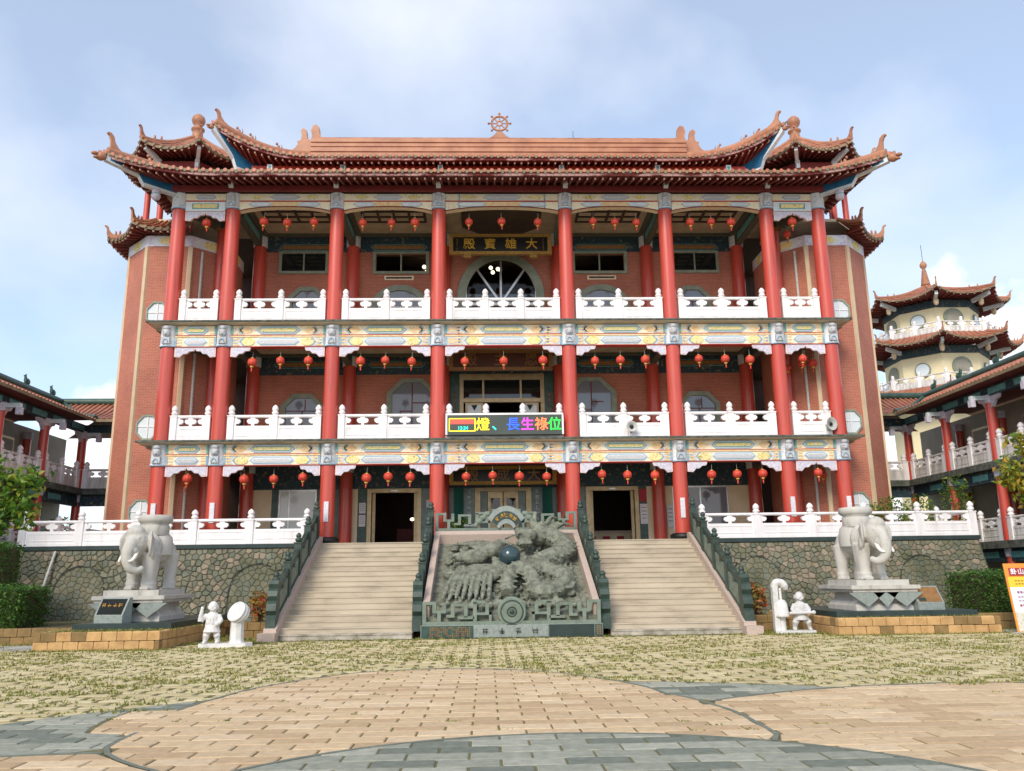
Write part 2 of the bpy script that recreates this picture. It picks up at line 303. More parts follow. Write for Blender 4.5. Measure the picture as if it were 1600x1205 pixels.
def baked(mb, name, voxel, smooth=3, factor=.5, rough=0.0, rsize=.1):
    """fuse overlapping lumps of one figure into a single continuous skin"""
    me = mb.mesh(name); o = bpy.data.objects.new(name, me); COL.objects.link(o)
    r = o.modifiers.new('r', 'REMESH'); r.mode = 'VOXEL'; r.voxel_size = voxel; r.use_smooth_shade = True
    if smooth:
        k = o.modifiers.new('s', 'SMOOTH'); k.iterations = smooth; k.factor = factor
    if rough:
        tx = bpy.data.textures.new('carving', 'CLOUDS'); tx.noise_scale = rsize; tx.noise_depth = 2
        k = o.modifiers.new('d', 'DISPLACE'); k.texture = tx; k.strength = rough; k.mid_level = .5
    dg = bpy.context.evaluated_depsgraph_get(); e = o.evaluated_get(dg); out = bpy.data.meshes.new_from_object(e, depsgraph=dg)
    mt = me.materials[0]; bpy.data.objects.remove(o); out.materials.clear(); out.materials.append(mt); out.name = name
    out.polygons.foreach_set('use_smooth', [True]*len(out.polygons)); return out
def glyphs(body, size, mt, depth=0.02, bold=0.0):
    """characters as a mesh: x right, y up, facing +z, centred on the origin"""
    c = bpy.data.curves.new('glyph', 'FONT'); c.body = body; c.size = size; c.extrude = depth; c.offset = bold; c.align_x = 'CENTER'; c.align_y = 'CENTER'; c.resolution_u = 2
    o = bpy.data.objects.new('glyph', c); COL.objects.link(o); dg = bpy.context.evaluated_depsgraph_get()
    me = bpy.data.meshes.new_from_object(o.evaluated_get(dg), depsgraph=dg); bpy.data.objects.remove(o); bpy.data.curves.remove(c)
    me.materials.clear(); me.materials.append(M[mt]); return me
FACE = (PI/2, 0, 0)     # stand text up so that it faces -y
ORD = ['first', 'second', 'third', 'fourth', 'fifth', 'sixth', 'seventh', 'eighth']
# ================================================================== ground level structure
g = MB(); g.box(-300, 300, -60, 500, -0.5, -0.03, 'ground'); put('ground', g, kind='structure')
# ================================================================== temple hall
T = empty('temple_hall', (0, 4, 2.8), label='three storey temple hall with red columns, white balustrades and orange tiled roof', cat='temple')
CXS = [-12.30, -10.27, -6.31, -2.43, 2.43, 6.31, 10.27, 12.30]
FL = [dict(z0=2.8, ct=5.56, b0=5.58, b1=6.32), dict(z0=6.45, ct=9.93, b0=9.95, b1=10.73), dict(z0=10.87, ct=15.36, b0=15.36, b1=16.0)]
YW = 4.0
# --- columns, built once per storey and copied
for fi, F in enumerate(FL):
    c = MB(); h = F['b1']-F['z0']
    c.lathe([(.275, 0), (.27, .3*h), (.262, F['ct']-F['z0'])], (0, 0, 0), 'red', 20)
    if fi == 0: c.lathe([(.40, 0), (.46, .05), (.46, .16), (.36, .22)], (0, 0, 0.002), 'black', 20)
    cm = c.mesh('column')
    k = MB(); d0 = F['ct']-F['z0']; hh = h-d0
    k.lathe([(.30, d0), (.315, d0+.03), (.315, d0+.08), (.295, d0+.10), (.295, h-.06), (.31, h-.04), (.31, h)], (0, 0, 0), 'capital', 20)
    k.lathe([(.322, d0+.0), (.322, d0+.035)], (0, 0, 0), 'beam_blue', 20)
    km = k.mesh('capital')
    hd = MB()
    hd.ell((0, -.31, d0+hh*.62), (.15, .13, .17), 'carved'); hd.ell((0, -.33, d0+hh*.86), (.13, .11, .09), 'carved')
    hd.ell((0, -.42, d0+hh*.56), (.05, .05, .06), 'carved'); hd.ell((-.07, -.41, d0+hh*.66), (.035, .03, .03), 'carved'); hd.ell((.07, -.41, d0+hh*.66), (.035, .03, .03), 'carved')
    hd.box(-.14, .14, -.37, -.25, d0+hh*.12, d0+hh*.42, 'carved'); hd.tube([(-.09, -.38, d0+hh*.16), (-.06, -.385, d0+hh*.28), (0, -.385, d0+hh*.33), (.06, -.385, d0+hh*.28), (.09, -.38, d0+hh*.16)], .018, 'beam_blue', 6)
    hm = hd.mesh('carved_head')
    sk = None
    if fi == 2:
        b = MB(); b.prism([(-.1, 0), (-.62, .42), (-.62, .66), (-.42, .66), (-.1, .34)], (-.09, 0, h-.18), (0, 1, 0), (0, 0, 1), .18, 'beam_white')
        b.prism([(-.58, .46), (-.58, .62), (-.46, .62), (-.46, .5)], (-.097, 0, h-.18), (0, 1, 0), (0, 0, 1), .194, 'beam_teal')
        b.box(-.05, .05, -.635, -.62, h+.3, h+.43, 'grey'); sk = b.mesh('eave_bracket')
    for x in CXS:
        o = put('column', cm, T, loc=(x, 0, F['z0'])); WM[o] = Matrix.Translation((x, 0, F['z0']))
        put('capital', km, o, world=False)
        if fi < 2 or abs(x) < 12: put('carved_head', hm, o, world=False)
        if sk and abs(x) < 12: put('eave_bracket', sk, o, world=False)
        if fi == 0 and abs(x) > 5:
            p = MB(); p.box(-.06 if x < 0 else -.1, .1 if x < 0 else .06, -.30, -.26, .75, 1.45, 'paper'); put('notice_strip', p, o, world=False)
    # inner columns by the rear wall
    c = MB(); c.lathe([(.27, 0), (.26, h-.55)], (0, 0, 0), 'red', 16); c.lathe([(.30, h-.55), (.30, h+.1)], (0, 0, 0), 'capital', 16); im = c.mesh('inner_column')
    for x in CXS[1:7]: put('inner_column', im, T, loc=(x, YW-.12, F['z0']))
    c = MB(); c.lathe([(.19, 0), (.18, h-.55)], (0, 0, 0), 'red', 14); c.lathe([(.21, h-.55), (.21, h)], (0, 0, 0), 'frieze', 14); jm = c.mesh('inner_column')
    for sg in (-1, 1): put('inner_column', jm, T, loc=(sg*11.28, 1.95, F['z0']))
# --- slabs
for fi in (1, 2):
    z = FL[fi]['z0']; s = MB(); xe = 13.02
    prof = [(-.80, 0), (-.80, -.06), (-.74, -.09)]
    s.prism([(-.52, -.07), (-.52, -.012), (-.48, 0), (4, 0), (4, -.07)], (-xe, 0, z), (0, 1, 0), (0, 0, 1), 2*xe, 'slab_edge')
    s.box(-xe+.1, xe-.1, -.1, 3.99, z, z+.004, 'cream'); s.prism([(-.46, -.071), (-.46, -.10), (-.20, -.122), (4, -.122), (4, -.071)], (-xe+.08, 0, z), (0, 1, 0), (0, 0, 1), 2*xe-.16, 'slab_under')  # cream sheet: pale unseen floor added to bounce light into the galleries
    put('floor_slab', s, T)
    for sg in (-1, 1):
        w = MB(); w.box(min(sg*10.3, sg*12.6), max(sg*10.3, sg*12.6), 4, 12, z-.12, z, 'slab_under'); put('floor_slab', w, T)
# --- painted beams
def hexa(w, h, k=.55): return [(-w/2, 0), (-w/2+h*k, -h/2), (w/2-h*k, -h/2), (w/2, 0), (w/2-h*k, h/2), (-w/2+h*k, h/2)]
def plate(pts, x, y, z, d, mt, par, nm='cartouche'):
    m = MB(); m.prism(pts, (x, y, z), (1, 0, 0), (0, 0, 1), d, mt); return put(nm, m, par)
def nest(x, y, z, w, h, mts, par, step=.03, k=.55):
    m = MB()
    for i, mt in enumerate(mts): m.prism(hexa(w-2*i*step*1.5, h-2*i*step, k), (x, y-.012*i, z), (1, 0, 0), (0, 0, 1), .012, mt)
    return put('cartouche', m, par)
def chev(w, h, t): return [(0, -h/2), (t, -h/2), (t+w, 0), (t, h/2), (0, h/2), (w, 0)]
def beam(x0, x1, z0, z1, y=0.0, upper=False, wide=False):
    H = z1-z0; w = x1-x0; xc = (x0+x1)/2; yf = y-.16
    b = MB(); b.box(x0, x1, yf, y+.16, z0, z0+.44*H, 'beam'); b.box(x0, x1, yf-.03, y+.16, z0+.445*H, z0+.52*H, 'beam_orange'); b.box(x0, x1, yf-.045, y+.16, z0+.525*H, z0+.55*H, 'line_red')
    b.box(x0, x1, yf, y+.16, z0+.555*H, z1, 'beam'); b.box(x0, x1, yf-.02, y+.16, z0-.02, z0, 'line_red')
    o = put('painted_beam', b, T)
    for sg in (-1, 1):
        m = MB(); xx = xc+sg*(w/2-.035); m.box(xx-.035, xx+.035, yf-.03, yf, z0+.01, z0+.43*H, 'beam_blue'); m.box(xx-.035, xx+.035, yf-.03, yf, z0+.57*H, z1-.01, 'beam_teal'); put('edge_strip', m, o)
    zl, zu = z0+.22*H, z0+.78*H; hl, hu = .40*H, .40*H
    e = .0
    if wide:
        for sg in (-1, 1):
            xx = xc+sg*(w/2-.24)
            for zz, hh in ((zl, hl), (zu, hu)):
                m = MB(); m.box(xx-.2, xx+.2, yf-.012, yf, zz-hh/2, zz+hh/2, 'beam_lav'); m.prism([(.13*math.cos(a), .11*math.sin(a)) for a in np.linspace(0, 2*PI, 10)[:-1]], (xx, yf-.012, zz), (1, 0, 0), (0, 0, 1), .012, 'beam_orange'); put('cartouche', m, o)
                m = MB(); m.box(xx-sg*.26-.03, xx-sg*.26+.03, yf-.014, yf, zz-hh/2, zz+hh/2, 'beam_blue'); put('edge_strip', m, o)
        w -= .64
    if w > 2.4:
        mw = min(.48*w, 1.9)
        nest(xc, yf, zl, mw, hl, ['beam_white', 'beam_blue', 'beam_white', 'beam_lav'], o)
        nest(xc, yf, zu, mw*.98, hu, ['beam_blue', 'beam_white', 'beam_teal', 'beam_gold'], o)
        for sg in (-1, 1):
            xx = xc+sg*(mw/2+.26)
            m = MB(); m.prism([(.24*math.cos(a), hl*.5*math.sin(a)) for a in np.linspace(0, 2*PI, 13)[:-1]], (xx, yf, zl), (1, 0, 0), (0, 0, 1), .03, 'beam_gold'); put('gold_boss', m, o)
            m = MB(); m.prism(hexa(.5, hu*.8), (xx+sg*.1, yf, zu), (1, 0, 0), (0, 0, 1), .014, 'beam_orange'); put('cartouche', m, o)
            for zz, hh, dx in ((zl, hl, .34), (zu, hu, .44)):
                for q, mt in ((0, 'beam_white'), (.08, 'beam_blue'), (.16, 'beam_white'), (.24, 'beam_lav'), (.32, 'beam_blue')):
                    if mw/2+dx+q+.16 < w/2:
                        m = MB(); m.prism([(sg*p[0], p[1]) for p in chev(.14, hh, .06)][::sg], (xc+sg*(mw/2+dx+q-.04), yf, zz), (1, 0, 0), (0, 0, 1), .014, mt); put('chevron', m, o)
            m = MB(); xa = xc+sg*(w/2-.16)
            for zz in np.linspace(z0+.05, z1-.05, 7): m.box(xa-.13, xa+.13, yf-.02, yf, zz-.025, zz+.025, 'beam_orange')
            put('scroll_end', m, o)
    else:
        mw = .62*w
        nest(xc, yf, zl, mw, hl, ['beam_white', 'beam_blue', 'beam_white', 'beam_lav'], o); nest(xc, yf, zu, mw, hu, ['beam_blue', 'beam_white', 'beam_teal', 'beam_gold'], o)
        for sg in (-1, 1):
            m = MB(); xa = xc+sg*(w/2-.14)
            for zz in np.linspace(z0+.05, z1-.05, 7): m.box(xa-.11, xa+.11, yf-.02, yf, zz-.025, zz+.025, 'beam_orange')
            put('scroll_end', m, o)
    return o
QP = [(0, 0), (0, -.36), (.20, -.38), (.30, -.26), (.44, -.25), (.54, -.15), (.68, -.14), (.72, -.05), (.72, 0)]
def queti(x, z, sg, par, wmax=.72):
    k = wmax/.72; pts = [(sg*p[0]*k, p[1]) for p in QP]
    pts = pts if sg < 0 else pts[::-1]
    m = MB(); m.prism(pts[::-1] if False else pts[::-1], (x, -.06, z), (1, 0, 0), (0, 0, 1), .08, 'bracket_rim')
    inn = [(sg*(.045+(p[0]*k)*.88), -.03+p[1]*.84) for p in QP]; inn = inn if sg < 0 else inn[::-1]
    m.prism(inn[::-1], (x, -.14, z), (1, 0, 0), (0, 0, 1), .012, 'bracket'); put('carved_bracket', m, par)
for fi in (0, 1):
    F = FL[fi]
    for i in range(7):
        x0, x1 = CXS[i]+.27, CXS[i+1]-.27
        o = beam(x0, x1, F['b0'], F['b1'], wide=(i == 3))
        wm = .72 if 0 < i < 6 else .745
        queti(x0, F['b0']-.02, 1, o, wm); queti(x1, F['b0']-.02, -1, o, wm)
F = FL[2]
for i in range(7):                                      # top storey: arched lower beam
    x0, x1 = CXS[i]+.27, CXS[i+1]-.27; w = x1-x0; xc = (x0+x1)/2; b = MB(); yf = -.16
    b.box(x0, x1, yf, .16, 15.72, 16.0, 'beam'); b.box(x0, x1, yf-.03, .16, 15.68, 15.715, 'line_red')
    if 0 < i < 6:
        pts = [(w/2, 15.675), (-w/2, 15.675)]+[(-w/2+w*t, 15.30+.17*(1-abs(2*t-1)**2.6)) for t in np.linspace(0, 1, 17)]
        b.prism([(p[0], p[1]) for p in pts], (xc, .12, 0), (1, 0, 0), (0, 0, 1), .28, 'beam')
        b.tube([(xc-w/2+w*t, -.175, 15.305+.17*(1-abs(2*t-1)**2.6)) for t in np.linspace(0, 1, 17)], .02, 'red_dark', 6)
    else:
        b.box(x0, x1, yf, .16, 15.30, 15.675, 'beam_white')
    o = put('painted_beam', b, T)
    if 0 < i < 6:
        nest(xc, yf, 15.86, .36*w, .24, ['beam_white', 'beam_blue', 'beam_lav'], o, .025, 1.0)
        for sg in (-1, 1):
            nest(xc+sg*.30*w, yf, 15.86, .17*w, .24, ['beam_white', 'beam_gold'], o, .03, .8)
            nest(xc+sg*.27*w, yf, 15.57, .26*w, .19, ['beam_blue', 'beam_white'], o, .025, .8)
        m = MB(); m.box(xc-.15*w, xc+.15*w, yf-.014, yf, 15.50, 15.66, 'beam_orange'); put('cartouche', m, o)
        if i == 3:
            for sg in (-1, 1):
                m = MB(); m.box(xc+sg*.38*w-.03, xc+sg*.38*w+.03, yf-.016, yf, 15.40, 16.0, 'beam_blue'); put('edge_strip', m, o)
    else:
        nest(xc, yf, 15.86, .55*w, .22, ['beam_white', 'beam_blue', 'beam_lav'], o, .025)
        m = MB(); m.box(xc-.5, xc+.5, yf-.02, yf, 15.38, 15.60, 'beam_teal'); m.box(xc-.45, xc+.45, yf-.032, yf-.02, 15.41, 15.57, 'beam_gold'); put('cartouche', m, o)
        queti(x0, 15.28, 1, o, .745); queti(x1, 15.28, -1, o, .745)
# --- cross beams between front and rear columns, ceilings
for fi, F in enumerate(FL):
    zt = F['b1']
    for x in CXS[1:7]:
        m = MB(); m.box(x-.13, x+.13, .17, YW-.1, zt-.55, zt-.1, 'ceil_frame'); m.box(x-.14, x+.14, .9, 3.2, zt-.47, zt-.2, 'beam_teal' if fi == 2 else 'frieze'); put('cross_beam', m, T)
    for sg in (-1, 1):
        m = MB(); m.bar((sg*12.25, .2, zt-.5), (sg*11.3, 1.9, zt-.5), .18, .3, 'ceil_frame'); m.bar((sg*11.46, 1.62, zt-.62), (sg*11.31, 1.9, zt-.62), .2, .12, 'gold_dull'); put('cross_beam', m, T)
    m = MB(); m.box(-12.9, 12.9, .17, 4.2, zt+.0 if fi == 2 else zt-.06, zt+.06, 'ceil'); co = put('ceiling', m, T)
    for i in range(1, 6):
        x0, x1 = CXS[i]+.14, CXS[i+1]-.14; zc = zt if fi == 2 else zt-.06
        if fi == 2 and i == 3:
            m = MB(); R = 1.55
            for R0, R1, mt, dz in ((1.75, 1.5, 'ceil_dark', .12), (1.5, 1.2, 'ceil_frame', .09), (1.2, .05, 'ceil_teal', .04)):
                a = [(R0*math.cos(PI/8+k*PI/4), 2.1+.95*R0*math.sin(PI/8+k*PI/4)) for k in range(8)]
                m.prism(a[::-1], (0, 0, zc), (1, 0, 0), (0, 1, 0), -dz, mt)
            m.box(x0, x1, 3.7, 3.97, zc-.12, zc, 'ceil_frame'); put('octagon_coffer', m, co)
            continue
        m = MB()
        for (a, b_, c_, d_) in ((x0, x1, .3, .5), (x0, x1, 3.6, 3.8), (x0, x0+.2, .5, 3.6), (x1-.2, x1, .5, 3.6)): m.box(a, b_, c_, d_, zc-.1, zc, 'ceil_frame')
        if fi == 2:
            for u in np.linspace(x0+.55, x1-.55, 5): m.box(u-.05, u+.05, .5, 2.4, zc-.05, zc, 'ceil_dark')
            for v in (.9, 1.4, 1.9, 2.4): m.box(x0+.5, x1-.5, v-.05, v+.05, zc-.045, zc-.001, 'ceil_dark')
        put('coffer_frame', m, co)
# --- rear walls
def ring(outer, inner, o, depth, mt):
    m = MB(); k = len(outer); o = Vector(o); P = lambda p, y: o+Vector((p[0], -y, p[1]))
    vs = [P(p, depth) for p in outer]+[P(p, depth) for p in inner]+[P(p, 0) for p in outer]+[P(p, 0) for p in inner]
    fs = []
    for i in range(k):
        j = (i+1) % k; fs += [(i, j, k+j, k+i), (2*k+i, 2*k+j, j, i), (k+i, k+j, 3*k+j, 3*k+i)]
    return m.add(vs, fs, mt)
def octo(w, h, c): return [(-w/2, -h/2), (w/2, -h/2), (w/2, h/2-c), (w/2-c, h/2), (-w/2+c, h/2), (-w/2, h/2-c)]
def arch(w, h, n=12): return [(-w/2, 0), (w/2, 0)]+[(w/2*math.cos(a), (h-w/2*.8)+w/2*.8*math.sin(a)) for a in np.linspace(0, PI, n)]
def window(par, x, z, outer, inner, gl, bars, nm='window'):
    f = put(nm, ring(outer, inner, (x, YW-.002, z), .10, 'frame_stone'), par)
    m = MB(); m.prism(inner, (x, YW-.003, z), (1, 0, 0), (0, 0, 1), .02, gl); put('pane', m, f)
    m = MB()
    for (a, b_, c_, d_, mt) in bars: m.box(x+a, x+b_, YW-.05, YW-.024, z+c_, z+d_, mt)
    if bars: put('glazing_bar', m, f)
    return f
def wallrect(m, x0, x1, z0, z1, mt, y=YW, t=.25): m.box(x0, x1, y, y+t, z0, z1, mt)
# ground floor wall
w = MB(); Z0 = 2.8; ZT = 5.12
for x0, x1, mt in [(-10.27, -9.29, 'cream'), (-9.29, -9.02, 'marble_green'), (-7.5, -6.55, 'marble_green'), (-6.55, -5.85, 'cream'), (-5.85, -5.46, 'marble_green'), (-3.3, -2.0, 'marble_grey'), (-2.0, -1.6, 'marble_green'), (-1.6, -1.14, 'marble_grey'),
                   (1.14, 1.6, 'marble_grey'), (1.6, 2.0, 'marble_green'), (2.0, 3.36, 'marble_grey'), (5.5, 5.84, 'marble_green'), (5.84, 6.9, 'cream'), (9.2, 10.27, 'cream')]:
    wallrect(w, x0, x1, Z0, ZT, mt)
wallrect(w, -9.02, -7.5, Z0, 3.2, 'cream'); wallrect(w, 6.9, 9.2, Z0, 3.2, 'cream'); w.box(-10.27, 10.27, YW-.03, YW+.25, ZT, 6.3, 'frieze')
put('ground_floor_wall', w, T)
def simple_window(x0, x1, z0, z1, gl, frame, nm='window', bars=()):
    m = MB(); 
    for a in ((x0, x0+.07, z0, z1), (x1-.07, x1, z0, z1), (x0+.07, x1-.07, z0, z0+.07), (x0+.07, x1-.07, z1-.07, z1)): m.box(a[0], a[1], YW+.03, YW+.12, a[2], a[3], frame)
    for b_ in bars: m.box(b_-.03, b_+.03, YW+.04, YW+.11, z0+.07, z1-.07, frame)
    f = put(nm, m, T); p = MB(); p.box(x0+.07, x1-.07, YW+.07, YW+.09, z0+.07, z1-.07, gl); put('pane', p, f); return f
simple_window(-9.02, -7.5, 3.2, ZT, 'glass_pale', 'steel', bars=(-8.6,)); simple_window(6.9, 9.2, 3.2, ZT, 'glass_mid', 'steel', bars=(8.05,))  # left pane's pale colour paints in a bright reflection
for x0, x1 in ((-5.46, -3.3), (3.36, 5.5)):
    m = MB()
    for a in ((x0, x0+.16, Z0, ZT), (x1-.16, x1, Z0, ZT), (x0+.16, x1-.16, ZT-.16, ZT)): m.box(a[0], a[1], YW-.06, YW+.12, a[2], a[3], 'bronze')
    d = put('door_frame', m, T)
    for xx in (x0+.24, x1-.24):
        m = MB(); m.box(xx-.06, xx+.06, YW+.14, YW+.22, Z0, ZT-.17, 'bronze'); put('door_leaf', m, d)
    m = MB(); m.box((x0+x1)/2-.14, (x0+x1)/2+.14, YW-.10, YW-.061, ZT-.12, ZT-.06, 'steel'); put('door_sensor', m, d)
# centre doors of the ground floor
m = MB()
for a in ((-1.14, -.98, Z0, ZT), (.98, 1.14, Z0, ZT), (-.98, .98, ZT-.14, ZT), (-.98, -.92, Z0, ZT-.14), (.92, .98, Z0, ZT-.14)): m.box(a[0], a[1], YW-.05, YW+.12, a[2], a[3], 'bronze')
d = put('door_frame', m, T)
for sg in (-1, 1):
    m = MB(); m.box(min(sg*.02, sg*.62), max(sg*.02, sg*.62), YW+.02, YW+.08, Z0, ZT-.15, 'bronze'); l = put('door_leaf', m, d)
    m = MB(); m.box(min(sg*.13, sg*.5), max(sg*.13, sg*.5), YW-.0, YW+.018, Z0+1.0, ZT-.42, 'glass_dark'); put('pane', m, d)
    m = MB(); m.box(min(sg*.64, sg*.9), max(sg*.64, sg*.9), YW+.02, YW+.06, Z0, ZT-.15, 'marble_grey'); put('side_panel', m, d)
    m = MB()
    for k in range(10): m.tube([(sg*(1.62+.036*k), YW-.10, 3.1), (sg*(1.62+.036*k), YW-.10, ZT-.02)], .024, 'curtain', 6)
    put('green_curtain', m, T)
# upper rear walls
for fi in (1, 2):
    z0 = FL[fi]['z0']; z1 = FL[fi]['b1']; wt = z0+3.3 if fi == 1 else 15.98
    w = MB(); zb = 9.86 if fi == 1 else 15.3
    aw, ah = (3.5, 3.26) if fi == 1 else (3.04, 4.15)
    if fi == 1:
        wallrect(w, -10.27, -1.76, z0, zb, 'brick'); wallrect(w, 1.76, 10.27, z0, zb, 'brick'); w.box(-10.27, 10.27, YW-.03, YW+.25, zb, z1, 'frieze')
    else:
        for sg in (-1, 1):
            X = lambda a, b_: (min(sg*a, sg*b_), max(sg*a, sg*b_))
            for a, b_, c_, d_ in ((2.2, 3.2, z0, zb), (3.2, 5.35, z0, 14.40), (3.2, 5.35, 15.2, zb), (5.35, 10.27, z0, zb)): wallrect(w, *X(a, b_), c_, d_, 'brick')
            A = [(1.5*math.cos(t), (15.05-z0-1.75)+1.75*math.sin(t)) for t in np.linspace(0, PI/2, 10)]
            pts = [(2.2, 0), (2.2, zb-z0), (0, zb-z0)]+A[::-1]+[(1.5, 0)]
            pts = [(sg*p[0], p[1]) for p in pts]; pts = pts[::-1] if sg < 0 else pts
            w.prism(pts[::-1] if sg > 0 else pts[::-1], (0, YW+.25, z0), (1, 0, 0), (0, 0, 1), .25, 'brick')
        w.box(-10.27, 10.27, YW-.03, YW+.25, zb, z1, 'frieze')
    wo_ = put('gallery_wall', w, T)
    for i in (1, 2, 4, 5):                 # painted frieze panels
        xc = (CXS[i]+CXS[i+1])/2; zz = (zb+z1)/2 if fi == 1 else 15.5
        nest(xc, YW-.03, zz, 2.4, .3, ['beam_teal', 'frieze', 'gold_dull'], wo_, .03)
# openings, second storey
for sg in (-1, 1):
    o8, i8 = octo(1.75, 2.3, .48), octo(1.35, 1.95, .36)
    window(T, sg*8.22, 7.9, o8, i8, 'glass_mid', [(-.67, .67, .42, .45, 'red_dark'), (-.02, .02, -.97, .45, 'red_dark'), (.1, .13, .45, .9, 'red_dark')])
    oa, ia = octo(2.1, 3.0, .62), octo(1.66, 2.7, .5)
    window(T, sg*3.72, 8.18, oa, ia, 'glass_mid', [(-.02, .02, -1.3, 1.3, 'red_dark'), (-.5, .02, .1, .14, 'red_dark'), (-.5, -.46, -1.3, .1, 'red_dark'), (.02, .5, .45, .49, 'red_dark')])
    window(T, sg*8.22, 12.6, octo(1.6, 2.2, .46), octo(1.22, 1.85, .34), 'glass_mid', [(-.6, .6, .4, .43, 'red_dark'), (-.02, .02, -.9, .4, 'red_dark')])
    window(T, sg*4.3, 11.3, arch(2.45, 2.48), [(p[0], p[1]+.14) for p in arch(1.9, 2.1)], 'glass_mid', [(-.93, .93, 1.45, 1.52, 'white'), (-.03, .03, .2, 1.45, 'white')])
    # transom windows of the top storey
    f = put('transom_window', ring([(-1.2, -.52), (1.2, -.52), (1.2, .5), (-1.2, .5)], [(-1.07, -.4), (1.07, -.4), (1.07, .4), (-1.07, .4)], (sg*4.275, YW-.002, 14.8), .09, 'frame_stone'), T)
    m = MB(); m.box(sg*4.275-.03, sg*4.275+.03, YW-.04, YW+.08, 14.4, 15.2, 'frame_stone'); put('glazing_bar', m, f)
    f = put('transom_window', ring([(-1.05, -.52), (1.05, -.52), (1.05, .5), (-1.05, .5)], [(-.93, -.4), (.93, -.4), (.93, .4), (-.93, .4)], (sg*8.42, YW-.002, 14.82), .09, 'frame_stone'), T)
    m = MB(); m.prism([(-.93, -.4), (.93, -.4), (.93, .4), (-.93, .4)], (sg*8.42, YW-.003, 14.82), (1, 0, 0), (0, 0, 1), .02, 'glass_dark'); put('pane', m, f)
    m = MB(); m.box(sg*8.42-.03, sg*8.42+.03, YW-.06, YW-.024, 14.42, 15.22, 'frame_stone'); put('glazing_bar', m, f)
    m = MB(); m.box(sg*4.35-.62, sg*4.35+.62, YW-.05, YW-.002, 14.02, 14.2, 'beam'); m.box(sg*4.35-.55, sg*4.35+.55, YW-.06, YW-.05, 14.07, 14.15, 'dark_room'); put('vent_slot', m, T)
gm = bpy.data.materials.new('glass_clear'); gm.use_nodes = True; bb = gm.node_tree.nodes['Principled BSDF']; bb.inputs['Transmission Weight'].default_value = 1; bb.inputs['Roughness'].default_value = 0.01; bb.inputs['IOR'].default_value = 1.25; bb.inputs['Base Color'].default_value = (.75, .8, .8, 1); M['glass_clear'] = gm
for sg in (-1, 1):
    m = MB(); m.box(sg*4.275-1.07, sg*4.275+1.07, YW+.06, YW+.07, 14.4, 15.2, 'glass_clear'); put('pane', m, T)
# arched doorway of the top storey
z0 = 10.87
A = lambda a, r, hh: [(a, 0)]+[(a*math.cos(t), (hh-r)+r*math.sin(t)) for t in np.linspace(0, PI, 21)]+[(-a, 0)]
f = put('arched_doorway', ring(A(1.86, 2.05, 4.40), A(1.5, 1.75, 4.05), (0, YW-.002, z0), .1, 'frame_stone'), T)
m = MB(); m.prism(A(1.49, 1.74, 4.04)[::-1], (0, YW+.10, z0), (1, 0, 0), (0, 0, 1), .01, 'glass_clear'); put('pane', m, f)
m = MB()
for tx, tz in ((-1.1, 3.75), (0, 4.0), (1.1, 3.75)): m.bar((0, YW+.04, z0+2.1), (tx, YW+.04, z0+tz), .09, .06, 'steel', up=(0, 1, 0))
put('fan_bar', m, f)
m = MB(); m.box(-1.5, 1.5, YW-.04, YW+.06, z0+2.0, z0+2.12, 'white'); m.box(-1.56, -1.46, YW-.08, YW+.02, z0, z0+2.75, 'white'); m.box(1.46, 1.56, YW-.08, YW+.02, z0, z0+2.75, 'white'); m.box(-1.15, 1.15, YW-.06, YW+.02, z0+1.8, z0+1.9, 'white'); put('door_rail', m, f)
m = MB(); m.box(-1.45, 1.45, YW+.12, YW+.15, z0, z0+2.55, 'glass_mid'); put('door_leaf', m, f)
for sg in (-1, 1):
    m = MB(); m.prism([(.12*math.cos(a), .13*math.sin(a)) for a in np.linspace(0, 2*PI, 11)[:-1]], (sg*1.2, YW-.05, z0+2.33), (1, 0, 0), (0, 0, 1), .02, 'black'); put('door_emblem', m, f)
# second storey centre door
z0 = 6.45; m = MB()
for a in ((-1.76, -1.6, z0, 9.86), (1.6, 1.76, z0, 9.86), (-1.6, 1.6, 9.62, 9.86), (-1.6, 1.6, 8.66, 8.82), (-.82, -.74, 8.82, 9.62), (.74, .82, 8.82, 9.62)): m.box(a[0], a[1], YW-.04, YW+.14, a[2], a[3], 'bronze')
f = put('door_frame', m, T)
for a in ((-1.6, -.82), (-.74, .74), (.82, 1.6)):
    m = MB(); m.box(a[0], a[1], YW+.04, YW+.05, 8.82, 9.62, 'glass_dark'); put('pane', m, f)
for sg in (-1, 1):
    m = MB(); X = (min(sg*1.52, sg*.78), max(sg*1.52, sg*.78)); m.box(X[0], X[1], YW-.0, YW+.06, z0, 8.64, 'bronze'); l = put('door_leaf', m, f)
    m = MB(); m.box(X[0]+.09, X[1]-.09, YW-.02, YW-.002, z0+.1, 8.55, 'glass_pale'); put('pane', m, f)
    m = MB(); m.prism([(-.13, .12), (0, -.12), (.13, .12)], (sg*1.15, YW-.022, 8.42), (1, 0, 0), (0, 0, 1), .012, 'black'); put('door_emblem', m, f)
    m = MB(); m.box(min(sg*1.77, sg*2.16), max(sg*1.77, sg*2.16), YW-.05, YW-.001, z0, 9.86, 'marble_green'); put('side_panel', m, T)
